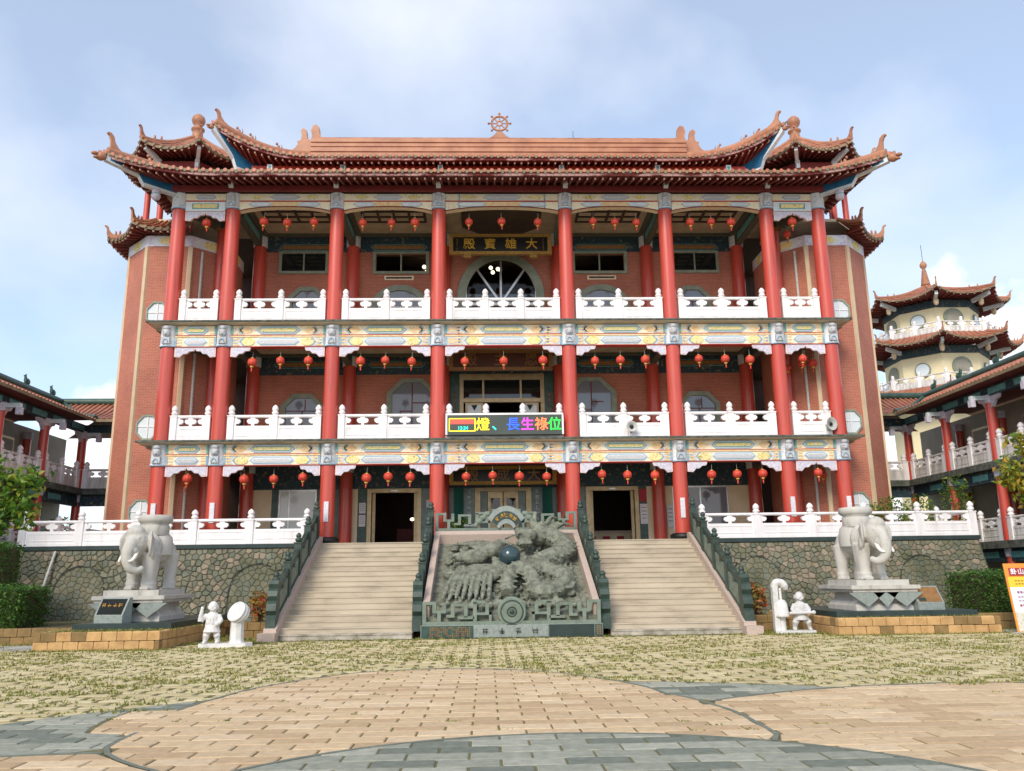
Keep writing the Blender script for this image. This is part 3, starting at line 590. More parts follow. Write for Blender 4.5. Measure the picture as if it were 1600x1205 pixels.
# unreadable small gilt characters as stroke marks
def strokes(n, w, mt, seed):
    r = random.Random(seed); m = MB()
    for k in range(n):
        z = -k*w*1.25
        for _ in range(5):
            if r.random() < .55: a = r.uniform(-.4, .35)*w; m.bar((-w*.42*r.uniform(.6, 1), 0, z+a), (w*.42*r.uniform(.6, 1), 0, z+a+r.uniform(-.03, .06)*w), .02, w*.11, mt)
            else: a = r.uniform(-.35, .35)*w; m.bar((a, 0, z-.4*w), (a+r.uniform(-.2, .2)*w, 0, z+.4*w), .02, w*.11, mt, up=(1, 0, 0))
    return m
for sg in (-1, 1):
    put('couplet_lettering', strokes(9, .17, 'gold_dull', 3+sg), T, loc=(sg*1.96, YW-.06, 8.95)); put('couplet_lettering', strokes(7, .17, 'beam_white', 9+sg), T, loc=(sg*1.37, YW-.02, 4.95))
put('couplet_lettering', strokes(9, .1, 'gold_dull', 21), T, loc=(2.1, YW-.06, 8.95))
for x, z, wd, hh, mt in ((-5.65, 4.35, .26, .42, 'paper'), (-5.65, 3.85, .26, .46, 'paper'), (-2.98, 4.5, .22, .3, 'paper'), (5.67, 4.75, .28, .5, 'paper_red'), (5.69, 4.0, .3, .8, 'paper'), (3.0, 4.45, .22, .34, 'paper'), (6.75, 3.9, .26, .9, 'paper')):
    m = MB(); m.box(x-wd/2, x+wd/2, YW-.06, YW-.045, z-hh/2, z+hh/2, mt)
    if mt == 'paper':
        for q in range(4): m.box(x-wd*.36, x+wd*.36, YW-.063, YW-.06, z+hh*(.3-.18*q), z+hh*(.34-.18*q), 'grey')
    put('paper_notice', m, T)
# dark rooms behind the openings
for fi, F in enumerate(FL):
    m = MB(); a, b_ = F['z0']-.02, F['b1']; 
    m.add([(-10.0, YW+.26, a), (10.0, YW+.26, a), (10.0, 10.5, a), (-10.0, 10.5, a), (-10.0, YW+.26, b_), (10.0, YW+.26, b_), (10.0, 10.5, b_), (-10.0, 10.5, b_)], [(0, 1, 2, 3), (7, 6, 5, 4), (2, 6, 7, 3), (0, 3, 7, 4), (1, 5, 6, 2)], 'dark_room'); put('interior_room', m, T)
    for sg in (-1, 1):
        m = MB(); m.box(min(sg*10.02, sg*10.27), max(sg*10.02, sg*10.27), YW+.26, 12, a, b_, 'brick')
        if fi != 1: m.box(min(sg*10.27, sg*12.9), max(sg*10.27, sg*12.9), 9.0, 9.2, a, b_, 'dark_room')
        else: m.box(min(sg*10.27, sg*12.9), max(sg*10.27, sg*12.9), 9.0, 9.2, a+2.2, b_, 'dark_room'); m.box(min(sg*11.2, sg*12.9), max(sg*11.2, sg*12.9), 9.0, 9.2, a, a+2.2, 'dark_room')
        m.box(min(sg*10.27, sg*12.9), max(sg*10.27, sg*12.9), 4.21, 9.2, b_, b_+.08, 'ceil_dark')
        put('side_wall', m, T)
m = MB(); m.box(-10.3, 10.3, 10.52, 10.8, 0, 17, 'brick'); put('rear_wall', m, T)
# --- white balustrades
POST = MB(); POST.box(-.115, .115, -.115, .115, 0, .80, 'white'); POST.box(-.13, .13, -.13, .13, .80, .84, 'white')
POST.lathe([(.07, .84), (.07, .87), (.115, .89), (.125, .93), (.09, .97), (.08, .985), (.11, 1.01), (.115, 1.07), (.085, 1.13), (.04, 1.17), (.01, 1.19)], (0, 0, 0), 'white', 12); POSTM = POST.mesh('baluster_post')
CL = [(-.05, 0), (.05, 0), (.055, .07), (.14, .07), (.20, .12), (.21, .18), (.16, .22), (.10, .22), (.07, .26), (-.07, .26), (-.10, .22), (-.16, .22), (-.21, .18), (-.20, .12), (-.14, .07), (-.055, .07)]
c = MB(); c.prism(CL, (0, .05, 0), (1, 0, 0), (0, 0, 1), .1, 'white'); CLM = c.mesh('cloud_baluster')
def balustrade(par, p, q, z, nseg, mt='white', nm='balustrade', clouds=True, ends=(True, True), k=1.0):
    p, q = Vector((*p, z)), Vector((*q, z)); d = q-p; Ln = d.length; rz = math.atan2(d.y, d.x); m = MB()
    m.box(0, Ln, -.07, .07, .02, .50, mt); m.box(0, Ln, -.085, .085, 0, .09, mt)
    sl = Ln/nseg
    for i in range(nseg):
        a, b_ = i*sl+.17, (i+1)*sl-.17
        m.box(a, b_, -.082, .082, .16, .19, mt); m.box(a, b_, -.082, .082, .40, .43, mt); m.box(a, a+.03, -.082, .082, .19, .40, mt); m.box(b_-.03, b_, -.082, .082, .19, .40, mt)
    m.tube([(0, 0, .81), (Ln, 0, .81)], .055, mt, 10)
    o = put(nm, m, par, loc=p, rz=rz, sc=(1, 1, k)); WM[o] = Matrix.LocRotScale(p, Matrix.Rotation(rz, 3, 'Z').to_quaternion(), Vector((1, 1, 1)))
    for i in range(nseg+1):
        if (i == 0 and not ends[0]) or (i == nseg and not ends[1]): continue
        put('baluster_post', POSTM, o, world=False, loc=(i*sl, 0, 0))
        if clouds:
            for sg in (-1, 1):
                if (i == 0 and sg < 0) or (i == nseg and sg > 0): continue
                put('cloud_baluster', CLM, o, world=False, loc=(i*sl+sg*.13, 0, .5))
        if i < nseg and clouds: put('cloud_baluster', CLM, o, world=False, loc=((i+.5)*sl, 0, .5))
    return o
for fi in (1, 2):
    for i in range(7):
        balustrade(T, (CXS[i]+.42, -.02), (CXS[i+1]-.42, -.02), FL[fi]['z0'], {0: 1, 6: 1, 3: 3}.get(i, 2), k=1.12)
    for sg in (-1, 1): balustrade(T, (sg*12.3, .42), (sg*12.3, 1.1), FL[fi]['z0'], 1, clouds=False, k=1.12)
# ================================================================== roofs
def hiproof(P, nm):
    xs, xt, ye, fy, ze, fz, xe, ytop, ztop, xtop, yb, ys = [P[k] for k in ('xs', 'xt', 'ye', 'fy', 'ze', 'fz', 'xe', 'ytop', 'ztop', 'xtop', 'yb', 'ys')]
    ytip, ztip = ye-fy, ze+fz
    def ef(x):
        a = max(0, (abs(x)-xs)/(xt-xs)); return Vector((x, ye-fy*a**2, ze+fz*a**2.3))
    def es(y, sg):
        a = min(1, max(0, (ys-y)/(ys-ytip))); return Vector((sg*(xe+(xt-xe)*a**2), y, ze+fz*a**2.3))
    def hip(s, sg): return Vector((sg*(xtop+(xt-xtop)*s), ytop+(ytip-ytop)*s, ztop+(ztip-ztop)*s-P['sag']*math.sin(PI*s)*(1-.25*s)))
    def topf(x):
        if abs(x) <= xtop: return Vector((x, ytop, ztop))
        return hip((abs(x)-xtop)/(xt-xtop), 1 if x > 0 else -1)
    def tops(y, sg):
        if y >= ytop: return Vector((sg*xtop, y, ztop))
        return hip((ytop-y)/(ytop-ytip), sg)
    def path(a, b_, n=5, lift=0.0):
        d = (b_-a).length; return [a.lerp(b_, i/n)-Vector((0, 0, .05*d*math.sin(PI*i/n)-lift)) for i in range(n+1)]
    rf = MB(); X = np.linspace(-xt, xt, 61)
    pp = [path(ef(x), topf(x)) for x in X]
    for i in range(60): rf.strip(pp[i], pp[i+1], 'tile', True, True)
    for sg in (-1, 1):
        Yy = np.linspace(ytip, yb, 15); qq = [path(es(y, sg), tops(y, sg)) for y in Yy]
        for i in range(14): rf.strip(qq[i], qq[i+1], 'tile', True, sg > 0)
    R = put(nm, rf, T)
    # cover-tile rolls with their round ends and pointed drip tiles
    def roll(a, b_, along):
        m = MB(); d = (b_-a); pts = path(a, b_, 4, .03)
        out = Vector((d.x, d.y, 0)); out = out.normalized() if out.length > 1e-4 else Vector((0, 1, 0))
        if (b_-a).length < .25: pts = [a+Vector((0, 0, .03)), a+out*.2+Vector((0, 0, .06))]
        m.tube([pts[0]-out*.05]+pts, .068, 'tile', 8)
        e = pts[0]-out*.055; al = Vector(along).normalized()
        m.prism([(.075*math.cos(t), .075*math.sin(t)) for t in np.linspace(0, 2*PI, 9)[:-1]], e, al, (0, 0, 1), .02 if al.cross(Vector((0, 0, 1))).dot(out) < 0 else -.02, 'tile_end')
        h = al*P['pitch']/2; o = e+h
        k = P['pitch']*.44
        m.prism([(-k, .02), (k, .02), (k, -.03), (0, -.115), (-k, -.03)][::-1], o+out*.02, al, (0, 0, 1), .02 if al.cross(Vector((0, 0, 1))).dot(out) < 0 else -.02, 'tile_drip')
        put('tile_roll', m, R)
    n = int(round(2*xt/P['pitch']))
    for i in range(n+1):
        x = -xt+.02+(2*xt-.04)*i/n; a, b_ = ef(x), topf(x); e2 = ef(min(x+.1, xt)); roll(a, b_, e2-a if (e2-a).length > .01 else Vector((1, 0, 0)))
    ns = int(round((yb-ytip)/P['pitch']))
    for sg in (-1, 1):
        for i in range(1, ns+1):
            y = ytip+(yb-ytip)*i/ns; a, b_ = es(y, sg), tops(y, sg); e2 = es(y+.1, sg); roll(a, b_, (e2-a))
    # fascia, soffit and rafters
    iy, iz, ix = P['iy'], P['iz'], P['ix']
    fa = MB(); X = np.linspace(-xt, xt, 81)
    A_ = [ef(x)+Vector((0, .02, -.02)) for x in X]; B_ = [ef(x)+Vector((0, .03, -.13)) for x in X]; fa.strip(A_, B_, 'fascia', False, True)
    C_ = [ef(x)+Vector((0, .10, -.13)) for x in X]; fa.strip(B_, C_, 'fascia', False, True)
    for sg in (-1, 1):
        Yy = np.linspace(ytip, yb, 24)
        A_ = [es(y, sg)+Vector((-sg*.02, 0, -.02)) for y in Yy]; B_ = [es(y, sg)+Vector((-sg*.03, 0, -.13)) for y in Yy]; fa.strip(A_, B_, 'fascia', False, sg > 0)
    put('fascia_board', fa, R)
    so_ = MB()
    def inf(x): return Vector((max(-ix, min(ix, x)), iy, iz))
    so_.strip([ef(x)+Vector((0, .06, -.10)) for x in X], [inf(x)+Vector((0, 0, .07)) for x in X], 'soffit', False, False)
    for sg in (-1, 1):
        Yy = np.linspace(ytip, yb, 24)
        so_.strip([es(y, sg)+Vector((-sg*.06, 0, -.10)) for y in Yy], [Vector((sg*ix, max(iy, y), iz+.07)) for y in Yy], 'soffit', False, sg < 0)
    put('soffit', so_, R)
    def rafter(a, b_):
        m = MB(); d = (b_-a).normalized(); m.bar(a+d*.02, b_, .09, .10, 'rafter'); m.bar(a+Vector((0, 0, -.035)), a+d*.30+Vector((0, 0, -.02)), .045, .05, 'rafter_glint'); put('rafter', m, R)  # pale bar is a painted highlight along the rafter's underside
    n = int(round(2*xt/P['rp']))
    for i in range(1, n):
        x = -xt+2*xt*i/n; e = ef(x)+Vector((0, .14, -.17)); b_ = inf(x)
        if abs(x) > ix: b_ = Vector((math.copysign(ix+.25*(abs(x)-ix), x), iy, iz))
        rafter(e, b_)
    ns = int(round((yb-ytip)/P['rp']))
    for sg in (-1, 1):
        for i in range(1, ns+1):
            y = ytip+(yb-ytip)*i/ns; rafter(es(y, sg)+Vector((-sg*.14, 0, -.17)), Vector((sg*ix, max(y, iy), iz)))
    # hips: ridge roll, curled horn, small beasts, corner beam, dragon-head tip
    for sg in (-1, 1):
        m = MB(); hp = [hip(s, sg)+Vector((0, 0, .10)) for s in np.linspace(0, .98, 14)]
        m.tube(hp, [.13]*14, 'ridge', 8, True, 1.3); put('hip_ridge', m, R)
        t = hip(.93, sg)+Vector((0, 0, .12)); dr = Vector((sg*(xt-xtop), ytip-ytop, 0)).normalized(); hs = P['horn']
        m = MB(); pts = [(-.62, 0), (.12, -.05), (.20, .25), (.22, .62), (.30, .82), (.42, .90), (.40, .97), (.24, .97), (.08, .84), (-.02, .52), (-.22, .28), (-.5, .14)]
        m.prism([(p[0]*hs, p[1]*hs) for p in pts], t-dr.cross(Vector((0, 0, 1)))*.05, dr, (0, 0, 1), .10, 'ridge'); put('curled_horn', m, R)
        for s in P['beasts']:
            b_ = hip(s, sg)+Vector((0, 0, .2)); m = MB(); m.ell(b_+Vector((0, 0, .06)), (.07, .07, .12), 'ridge', 8, 6); m.ell(b_+dr*.08+Vector((0, 0, .2)), (.055, .055, .06), 'ridge', 8, 6); m.tube([b_-dr*.06, b_-dr*.16+Vector((0, 0, .12)), b_-dr*.13+Vector((0, 0, .24))], [.035, .03, .01], 'ridge', 6); put('ridge_beast', m, R)
        a = Vector((sg*ix, iy, 0)); b_ = Vector((sg*xt, ytip, 0)); dd = (b_-a); Ln = dd.length*.97; dd.normalize(); z1 = ztip
        zi = iz-.10
        pts = [(-.5, zi+.32), (Ln*.5, zi+.30+.2*fz), (Ln, z1-.08), (Ln+.06, z1-.30), (Ln*.52, zi-.10+.12*fz), (Ln*.43, zi-.34), (-.5, zi-.34)]
        inn = [(-.42, zi+.26), (Ln*.5, zi+.22+.2*fz), (Ln-.12, z1-.15), (Ln-.09, z1-.26), (Ln*.54, zi+.0+.12*fz), (Ln*.45, zi-.24), (-.42, zi-.24)]
        sd_ = dd.cross(Vector((0, 0, 1)))
        m = MB(); m.prism(pts[::-1], a+sd_*-.10, dd, (0, 0, 1), -.20 if False else .20, 'beam_white') if False else m.prism(pts, a-sd_*.10, dd, (0, 0, 1), .20, 'beam_white')
        m.prism(inn, a-sd_*.115, dd, (0, 0, 1), .23, 'blue'); put('corner_beam', m, R)
        m = MB(); q = P['tip']; e = a+dd*(Ln+.2*q)+Vector((0, 0, z1-.17)); m.ell(e, (.2*q, .16*q, .17*q), 'ridge', 10, 8); m.ell(e+dd*.22*q+Vector((0, 0, .04*q)), (.13*q, .1*q, .07*q), 'ridge', 8, 6); m.ell(e+dd*.16*q-Vector((0, 0, .09*q)), (.11*q, .09*q, .05*q), 'ridge', 8, 6); m.ell(e+dd*.05*q+Vector((0, 0, .15*q)), (.07*q, .07*q, .06*q), 'ridge', 8, 6); put('dragon_head_tip', m, R)
    return R
LOW = dict(xs=10.2, xt=14.30, ye=-1.75, fy=.38, ze=16.12, fz=.52, xe=13.45, ytop=1.45, ztop=17.35, xtop=11.6, yb=1.7, ys=1.2, sag=.12, pitch=.262, rp=.285, iy=-.35, iz=16.30, ix=12.55, horn=.72, beasts=(.62,), tip=1.0)
UPP = dict(xs=7.2, xt=11.3, ye=.25, fy=.25, ze=17.80, fz=1.28, xe=10.4, ytop=3.0, ztop=19.25, xtop=8.1, yb=5.5, ys=3.6, sag=.42, pitch=.25, rp=.27, iy=1.35, iz=17.95, ix=10.0, horn=.62, beasts=(.35, .62, .75), tip=.6)
RL = hiproof(LOW, 'lower_roof'); RU = hiproof(UPP, 'upper_roof')
m = MB(); m.box(-12.6, 12.6, -.45, -.3, 16.0, 16.22, 'red_dark'); m.box(-12.55, 12.55, .0, .16, 16.002, 16.6, 'dark_room'); put('eave_purlin', m, T)  # rear board coloured dark to stand in for the shaded recess
for sg in (-1, 1):
    m = MB(); m.box(min(sg*12.35, sg*12.5), max(sg*12.35, sg*12.5), -.28, 1.5, 16.0, 16.22, 'red_dark'); put('eave_purlin', m, T)
    m = MB(); m.lathe([(.02, 0), (.13, .04), (.17, .14), (.15, .28), (.17, .38), (.1, .44)], (sg*12.95, -.72, 15.48), 'bracket', 12); m.lathe([(.155, .20), (.165, .25)], (sg*12.95, -.72, 15.48), 'beam_teal', 12); put('hanging_pendant', m, T)
m = MB(); m.box(-10.3, 10.3, 1.35, 1.5, 16.5, 18.2, 'red_dark'); m.box(-10.2, 10.2, 1.15, 1.3, 17.66, 17.86, 'red'); put('clerestory_wall', m, T)
for sg in (-1, 1):
    m = MB(); m.box(min(sg*10.0, sg*10.3), max(sg*10.0, sg*10.3), 1.5, 6, 16.5, 18.2, 'red_dark'); put('clerestory_wall', m, T)
for x in (-9.2, -6.31, -2.43, 2.43, 6.31, 9.2):
    m = MB(); m.box(x-.1, x+.1, .72, 1.2, 17.45, 17.70, 'beam_white'); m.box(x-.05, x+.05, .705, .72, 17.5, 17.64, 'beam_teal'); put('eave_bracket', m, T)
# main ridge
m = MB(); m.box(-8.1, 8.1, 2.85, 3.15, 19.2, 20.05, 'ridge')
for z, t in ((19.42, .05), (19.66, .04), (19.86, .05)): m.box(-8.1, 8.1, 2.85-t, 3.15+t, z, z+.05, 'ridge')
m.tube([(-8.1, 3, 20.07), (8.1, 3, 20.07)], .1, 'tile', 10); rr = put('main_ridge', m, T)
for sg in (-1, 1):
    m = MB(); pts = [(-.4, -.75), (1.35, -.75), (1.15, -.5), (.75, -.22), (.62, -.02), (.66, .12), (.5, .16), (.46, .42), (.52, .62), (.42, .74), (.28, .66), (.24, .42), (.2, .22), (.06, .18), (.02, .4), (.08, .62), (.0, .86), (-.14, .92), (-.26, .8), (-.3, .5), (-.38, .3), (-.4, .1)]
    pts = [(sg*p[0], p[1]) for p in pts]; m.prism(pts if sg > 0 else pts[::-1], (sg*8.1, 3.13, 19.95), (1, 0, 0), (0, 0, 1), -.26, 'ridge'); put('ridge_end_beast', m, rr)
m = MB(); R_ = .34; cz = 20.86
m.tube([(R_*math.cos(a), 3, cz+R_*math.sin(a)) for a in np.linspace(0, 2*PI, 25)], .05, 'ridge', 8); m.tube([(.11*math.cos(a), 3, cz+.11*math.sin(a)) for a in np.linspace(0, 2*PI, 17)], .035, 'ridge', 8)
for k in range(8):
    a = k*PI/4; m.tube([(.12*math.cos(a), 3, cz+.12*math.sin(a)), (.47*math.cos(a), 3, cz+.47*math.sin(a))], .028, 'ridge', 6); m.ell((.47*math.cos(a), 3, cz+.47*math.sin(a)), .055, 'ridge', 8, 6)
m.prism([(-.42, 0), (.42, 0), (.26, .12), (.12, .28), (-.12, .28), (-.26, .12)], (0, 3.09, 20.13), (1, 0, 0), (0, 0, 1), .18, 'ridge')
put('dharma_wheel', m, rr)
m = MB(); m.tube([(3.2, 3, 20.1), (3.2, 3, 20.5)], .012, 'black', 6); put('lightning_rod', m, rr)
# ================================================================== octagonal corner towers (part of the hall)
def octroof(parent, cx, cy, Re, ze, Rt, zt, flare, nm, skip=(), mts=('tile', 'tile_drip', 'soffit', 'ridge'), n=8, rot=PI/8, pitch=.27, horn=.45, lift_out=.16, rolls=True, rsoff=None):
    V = lambda R_, i: Vector((cx+R_*math.cos(rot+i*2*PI/n), cy+R_*math.sin(rot+i*2*PI/n), 0))
    m = MB(); so_ = MB(); rl = MB(); HD = []; rf = MB()
    rs = rsoff or Rt
    for i in range(n):
        if i in skip: continue
        a, b_ = V(Re, i), V(Re, i+1); ta, tb = V(Rt, i), V(Rt, i+1); K = 12; C = Vector((cx, cy, 0)); sa, sb = V(rs, i), V(rs, i+1)
        def E_(u):
            p = a.lerp(b_, u); k = abs(2*u-1)**2.4; o = (p-C).normalized(); return p+o*lift_out*k+Vector((0, 0, ze+flare*k))
        def T_(u): return ta.lerp(tb, u)+Vector((0, 0, zt))
        def pth(u, nn=5): e, t = E_(u), T_(u); return [e.lerp(t, j/nn)-Vector((0, 0, (.13*(zt-ze))*math.sin(PI*j/nn))) for j in range(nn+1)]
        U = np.linspace(0, 1, K+1); G = [pth(u) for u in U]
        for j in range(K): m.strip(G[j], G[j+1], mts[0], True, True)
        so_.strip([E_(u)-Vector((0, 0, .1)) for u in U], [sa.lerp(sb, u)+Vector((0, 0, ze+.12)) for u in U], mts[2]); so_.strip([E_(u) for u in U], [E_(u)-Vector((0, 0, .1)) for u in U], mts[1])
        side = (b_-a).length; nr = max(3, int(side/pitch))
        for j in range(nr):
            u = (j+.5)/nr; p = pth(u, 4)
            if rolls:
                rl.tube([q+Vector((0, 0, .025)) for q in p], [.06]*4+[.03], mts[0], 6)
                d = (b_-a).normalized(); o = d.cross(Vector((0, 0, 1))); rl.prism([(-.1, .02), (.1, .02), (0, -.1)], E_(u)+o*.03+Vector((0, 0, -.02)), d, (0, 0, 1), .02, mts[1])
            e = E_(u)-Vector((0, 0, .13)); q = sa.lerp(sb, u)+Vector((0, 0, ze+.06)); dn = (q-e).normalized(); rf.bar(e+dn*.1, q, .07, .08, 'rafter'); rf.bar(e+dn*.04, e+dn*.1, .07, .08, 'rafter_glint')
        hd = MB(); HD.append(hd); h = pth(0, 8); hd.tube([q+Vector((0, 0, .06)) for q in h], .085, mts[3], 8)
        t = h[0]+Vector((0, 0, .1)); dr = (a-C).normalized(); pts = [(-.62, 0), (.12, -.05), (.20, .25), (.22, .62), (.30, .82), (.42, .90), (.40, .97), (.24, .97), (.08, .84), (-.02, .52), (-.22, .28), (-.5, .14)]
        hd.prism([(p[0]*horn-.05, p[1]*horn) for p in pts], t-dr.cross(Vector((0, 0, 1)))*.04, dr, (0, 0, 1), .08, mts[3])
        for s in (2, 3): hd.ell(h[s]+Vector((0, 0, .2)), (.05, .05, .11), mts[3], 6, 5)
    o = put(nm, m, parent); put('soffit', so_, o); put('rafters', rf, o, kind='stuff')
    for hd in HD: put('hip_ridge', hd, o)
    if rolls: put('tile_rolls', rl, o, kind='stuff')
    return o
for sg in (-1, 1):
    cx, cy, R_ = sg*13.07, 3.25, 2.22; V = [(cx+R_*math.cos(PI/8+k*PI/4), cy+R_*math.sin(PI/8+k*PI/4)) for k in range(8)]
    m = MB(); m.prism(V, (0, 0, 0), (1, 0, 0), (0, 1, 0), 14.42, 'brick'); tw = put('corner_tower', m, T)
    m = MB(); m.prism([(cx+(p[0]-cx)*1.012, cy+(p[1]-cy)*1.012) for p in V], (0, 0, 14.421), (1, 0, 0), (0, 1, 0), .44, 'bracket'); put('painted_band', m, tw)
    for k in range(8):
        p, q = Vector(V[k]), Vector(V[(k+1) % 8]); mid = (p+q)/2; d = (q-p).normalized(); nrm = Vector((d.y, -d.x))
        mm = MB(); o = Vector((*(mid+nrm*.028), 14.64)); mm.prism([(.36*math.cos(t), .17*math.sin(t)) for t in np.linspace(0, 2*PI, 13)[:-1]], o, (*d, 0), (0, 0, 1), .02, 'beam_gold'); mm.prism(hexa(1.5, .38, .8), o-Vector((*nrm, 0))*.018, (*d, 0), (0, 0, 1), .015, 'beam_white'); put('cartouche', mm, tw)
        if (V[k][0]-cx)*sg < -1.2: continue
        a = Vector(V[k])-Vector((cx, cy)); a.normalize(); b_ = Vector((-a.y, a.x)); mm = MB()
        mm.prism([(Vector(V[k])-a*.06+b_*.10)[:], (Vector(V[k])-a*.06-b_*.10)[:], (Vector(V[k])+a*.035-b_*.07)[:], (Vector(V[k])+a*.035+b_*.07)[:]], (0, 0, .01), (1, 0, 0), (0, 1, 0), 14.40, 'strip'); put('corner_strip', mm, tw)
    octroof(T, cx, cy, 2.92, 14.92, 1.9, 15.62, .22, 'tower_skirt_roof', (6, 7, 0, 1) if sg < 0 else (5, 4, 3, 2), rsoff=2.2)
    m = MB(); m.prism([(cx+(p[0]-cx)*.84, cy+(p[1]-cy)*.84) for p in V], (0, 0, 15.60), (1, 0, 0), (0, 1, 0), .12, 'slab_under'); put('pavilion_floor', m, T)
    for k in range(8):
        m = MB(); m.lathe([(.13, 15.7), (.12, 18.0)], (cx+(V[k][0]-cx)*.78, cy+(V[k][1]-cy)*.78, 0), 'red', 12); put('pavilion_column', m, T)
    ri = [(cx+(p[0]-cx)*.88, cy+(p[1]-cy)*.88) for p in V]; m = MB(); m.prism(ri, (0, 0, 17.85), (1, 0, 0), (0, 1, 0), .36, 'red_dark'); put('pavilion_beam', m, T)
    for k in range(8):
        a = Vector((V[k][0]-cx, V[k][1]-cy, 0)).normalized(); m = MB(); c_ = Vector((cx, cy, 18.16)); m.bar(c_+a*1.95, c_+a*2.75+Vector((0, 0, .28)), .14, .2, 'beam_white'); m.bar(c_+a*2.0+Vector((0, 0, -.25)), c_+a*2.0+Vector((0, 0, .1)), .15, .15, 'beam_white'); put('eave_bracket', m, T)
    octroof(T, cx, cy, 2.88, 18.38, .22, 20.15, .30, 'pavilion_roof', rsoff=1.9)
    m = MB(); m.lathe([(.30, 20.0), (.24, 20.3), (.20, 20.58), (.28, 20.62), (.28, 20.69), (.17, 20.74), (.16, 20.84), (.25, 20.95), (.29, 21.09), (.25, 21.24), (.13, 21.36), (.02, 21.4)], (cx, cy, .0), 'ridge', 16); put('gourd_finial', m, T)
    for zc in (4.05, 7.2, 11.65):
        o8 = [(.46*math.cos(PI/8+k*PI/4), .52*math.sin(PI/8+k*PI/4)) for k in range(8)]; i8 = [(p[0]*.86, p[1]*.86) for p in o8]; yw = cy-R_*math.cos(PI/8)
        f = put('tower_window', ring(o8, i8, (sg*13.30, yw-.002, zc), .07, 'frame_stone'), tw); m = MB(); m.prism(i8, (sg*13.30, yw-.003, zc), (1, 0, 0), (0, 0, 1), .02, 'glass_pale'); put('tower_window_pane', m, tw)
        m = MB(); m.box(sg*13.3-.02, sg*13.3+.02, yw-.05, yw-.024, zc-.42, zc+.42, 'white'); m.box(sg*13.3-.4, sg*13.3+.4, yw-.049, yw-.0245, zc+.02, zc+.05, 'white'); put('tower_window_bar', m, tw)
    m = MB(); m.tube([(sg*11.86, 1.50, 2.8), (sg*11.86, 1.50, 14.3)], .055, 'grey_pale', 8); put('downpipe', m, tw)
# ================================================================== terrace with rubble wall
TE = empty('stone_terrace', (0, -.7, 0), label='raised terrace with dark rubble stone wall, blind arches and white balustrade', cat='terrace')
TX, TY, TZ = 16.5, -.70, 2.8
m = MB(); m.prism([(TY+.02, 0), (TY+.02, TZ-.02), (4.0, TZ-.02), (4.0, 0)], (-TX+.3, 0, 0), (0, 1, 0), (0, 0, 1), 2*TX-.6, 'mortar'); put('terrace_core', m, TE)
m = MB(); m.box(-TX, TX, TY-.06, 9.0, TZ-.02, TZ-.004, 'step'); put('terrace_floor', m, TE)
for x0, x1 in ((-TX-.05, -6.62), (6.62, TX+.05)):
    m = MB(); m.box(x0, x1, TY-.16, TY+.2, TZ-.14, TZ-.003, 'slab_dark'); put('coping', m, TE)
BAT = .22          # batter of the wall, metres out per metre down
def wpt(x, z, d): return Vector((x+math.copysign(.12*(TZ-z)/TZ*2, x)*(max(0, abs(x)-15.5)), TY-.06-BAT*(TZ-z)+d, z))
ARCH = [(-14.2, .85, 2.15), (-8.35, .92, 2.15), (8.5, .92, 2.2), (14.3, .88, 2.15)]
def in_arch(x, z):
    for ax, hw, top in ARCH:
        if abs(x-ax) < hw and (z < top-hw or (x-ax)**2+(z-(top-hw))**2 < hw*hw): return True
    return False
def clip(poly, a, b, c):     # keep a*x+b*y<=c
    out = []; n = len(poly)
    for i in range(n):
        p, q = poly[i], poly[(i+1) % n]; dp, dq = a*p[0]+b*p[1]-c, a*q[0]+b*q[1]-c
        if dp <= 0: out.append(p)
        if dp*dq < 0: t = dp/(dp-dq); out.append((p[0]+(q[0]-p[0])*t, p[1]+(q[1]-p[1])*t))
    return out
def rubble(x0, x1, z0, z1, cell, rng):
    nx, nz = max(1, int((x1-x0)/cell)), max(1, int((z1-z0)/(cell*.85)))
    pts = []
    for i in range(nx):
        for j in range(nz):
            pts.append((x0+(i+.5+(.5 if j % 2 else 0)*.6+rng.uniform(-.42, .42))*(x1-x0)/nx, z0+(j+.5+rng.uniform(-.42, .42))*(z1-z0)/nz))
    P = np.array(pts); out = []
    for i, p in enumerate(pts):
        d = np.hypot(P[:, 0]-p[0], P[:, 1]-p[1]); poly = [(x0, z0), (x1, z0), (x1, z1), (x0, z1)]
        for j in np.argsort(d)[1:14]:
            q = P[j]; a, b = q[0]-p[0], q[1]-p[1]; poly = clip(poly, a, b, (q[0]**2+q[1]**2-p[0]**2-p[1]**2)/2)
            if len(poly) < 3: break
        if len(poly) >= 3: out.append((p, poly))
    return out
rng = random.Random(11); stones = []
for x0, x1 in ((-16.45, -6.75), (6.75, 16.45)): stones += rubble(x0, x1, .02, TZ-.16, .205, rng)
stones.sort(key=lambda s: -len(s[1])*0-sum(s[1][i][0]*s[1][(i+1) % len(s[1])][1]-s[1][(i+1) % len(s[1])][0]*s[1][i][1] for i in range(len(s[1]))))
SM = ['stone_a', 'stone_a', 'stone_c', 'stone_e', 'stone_e', 'stone_b', 'stone_c', 'stone_d']
rest = MB()
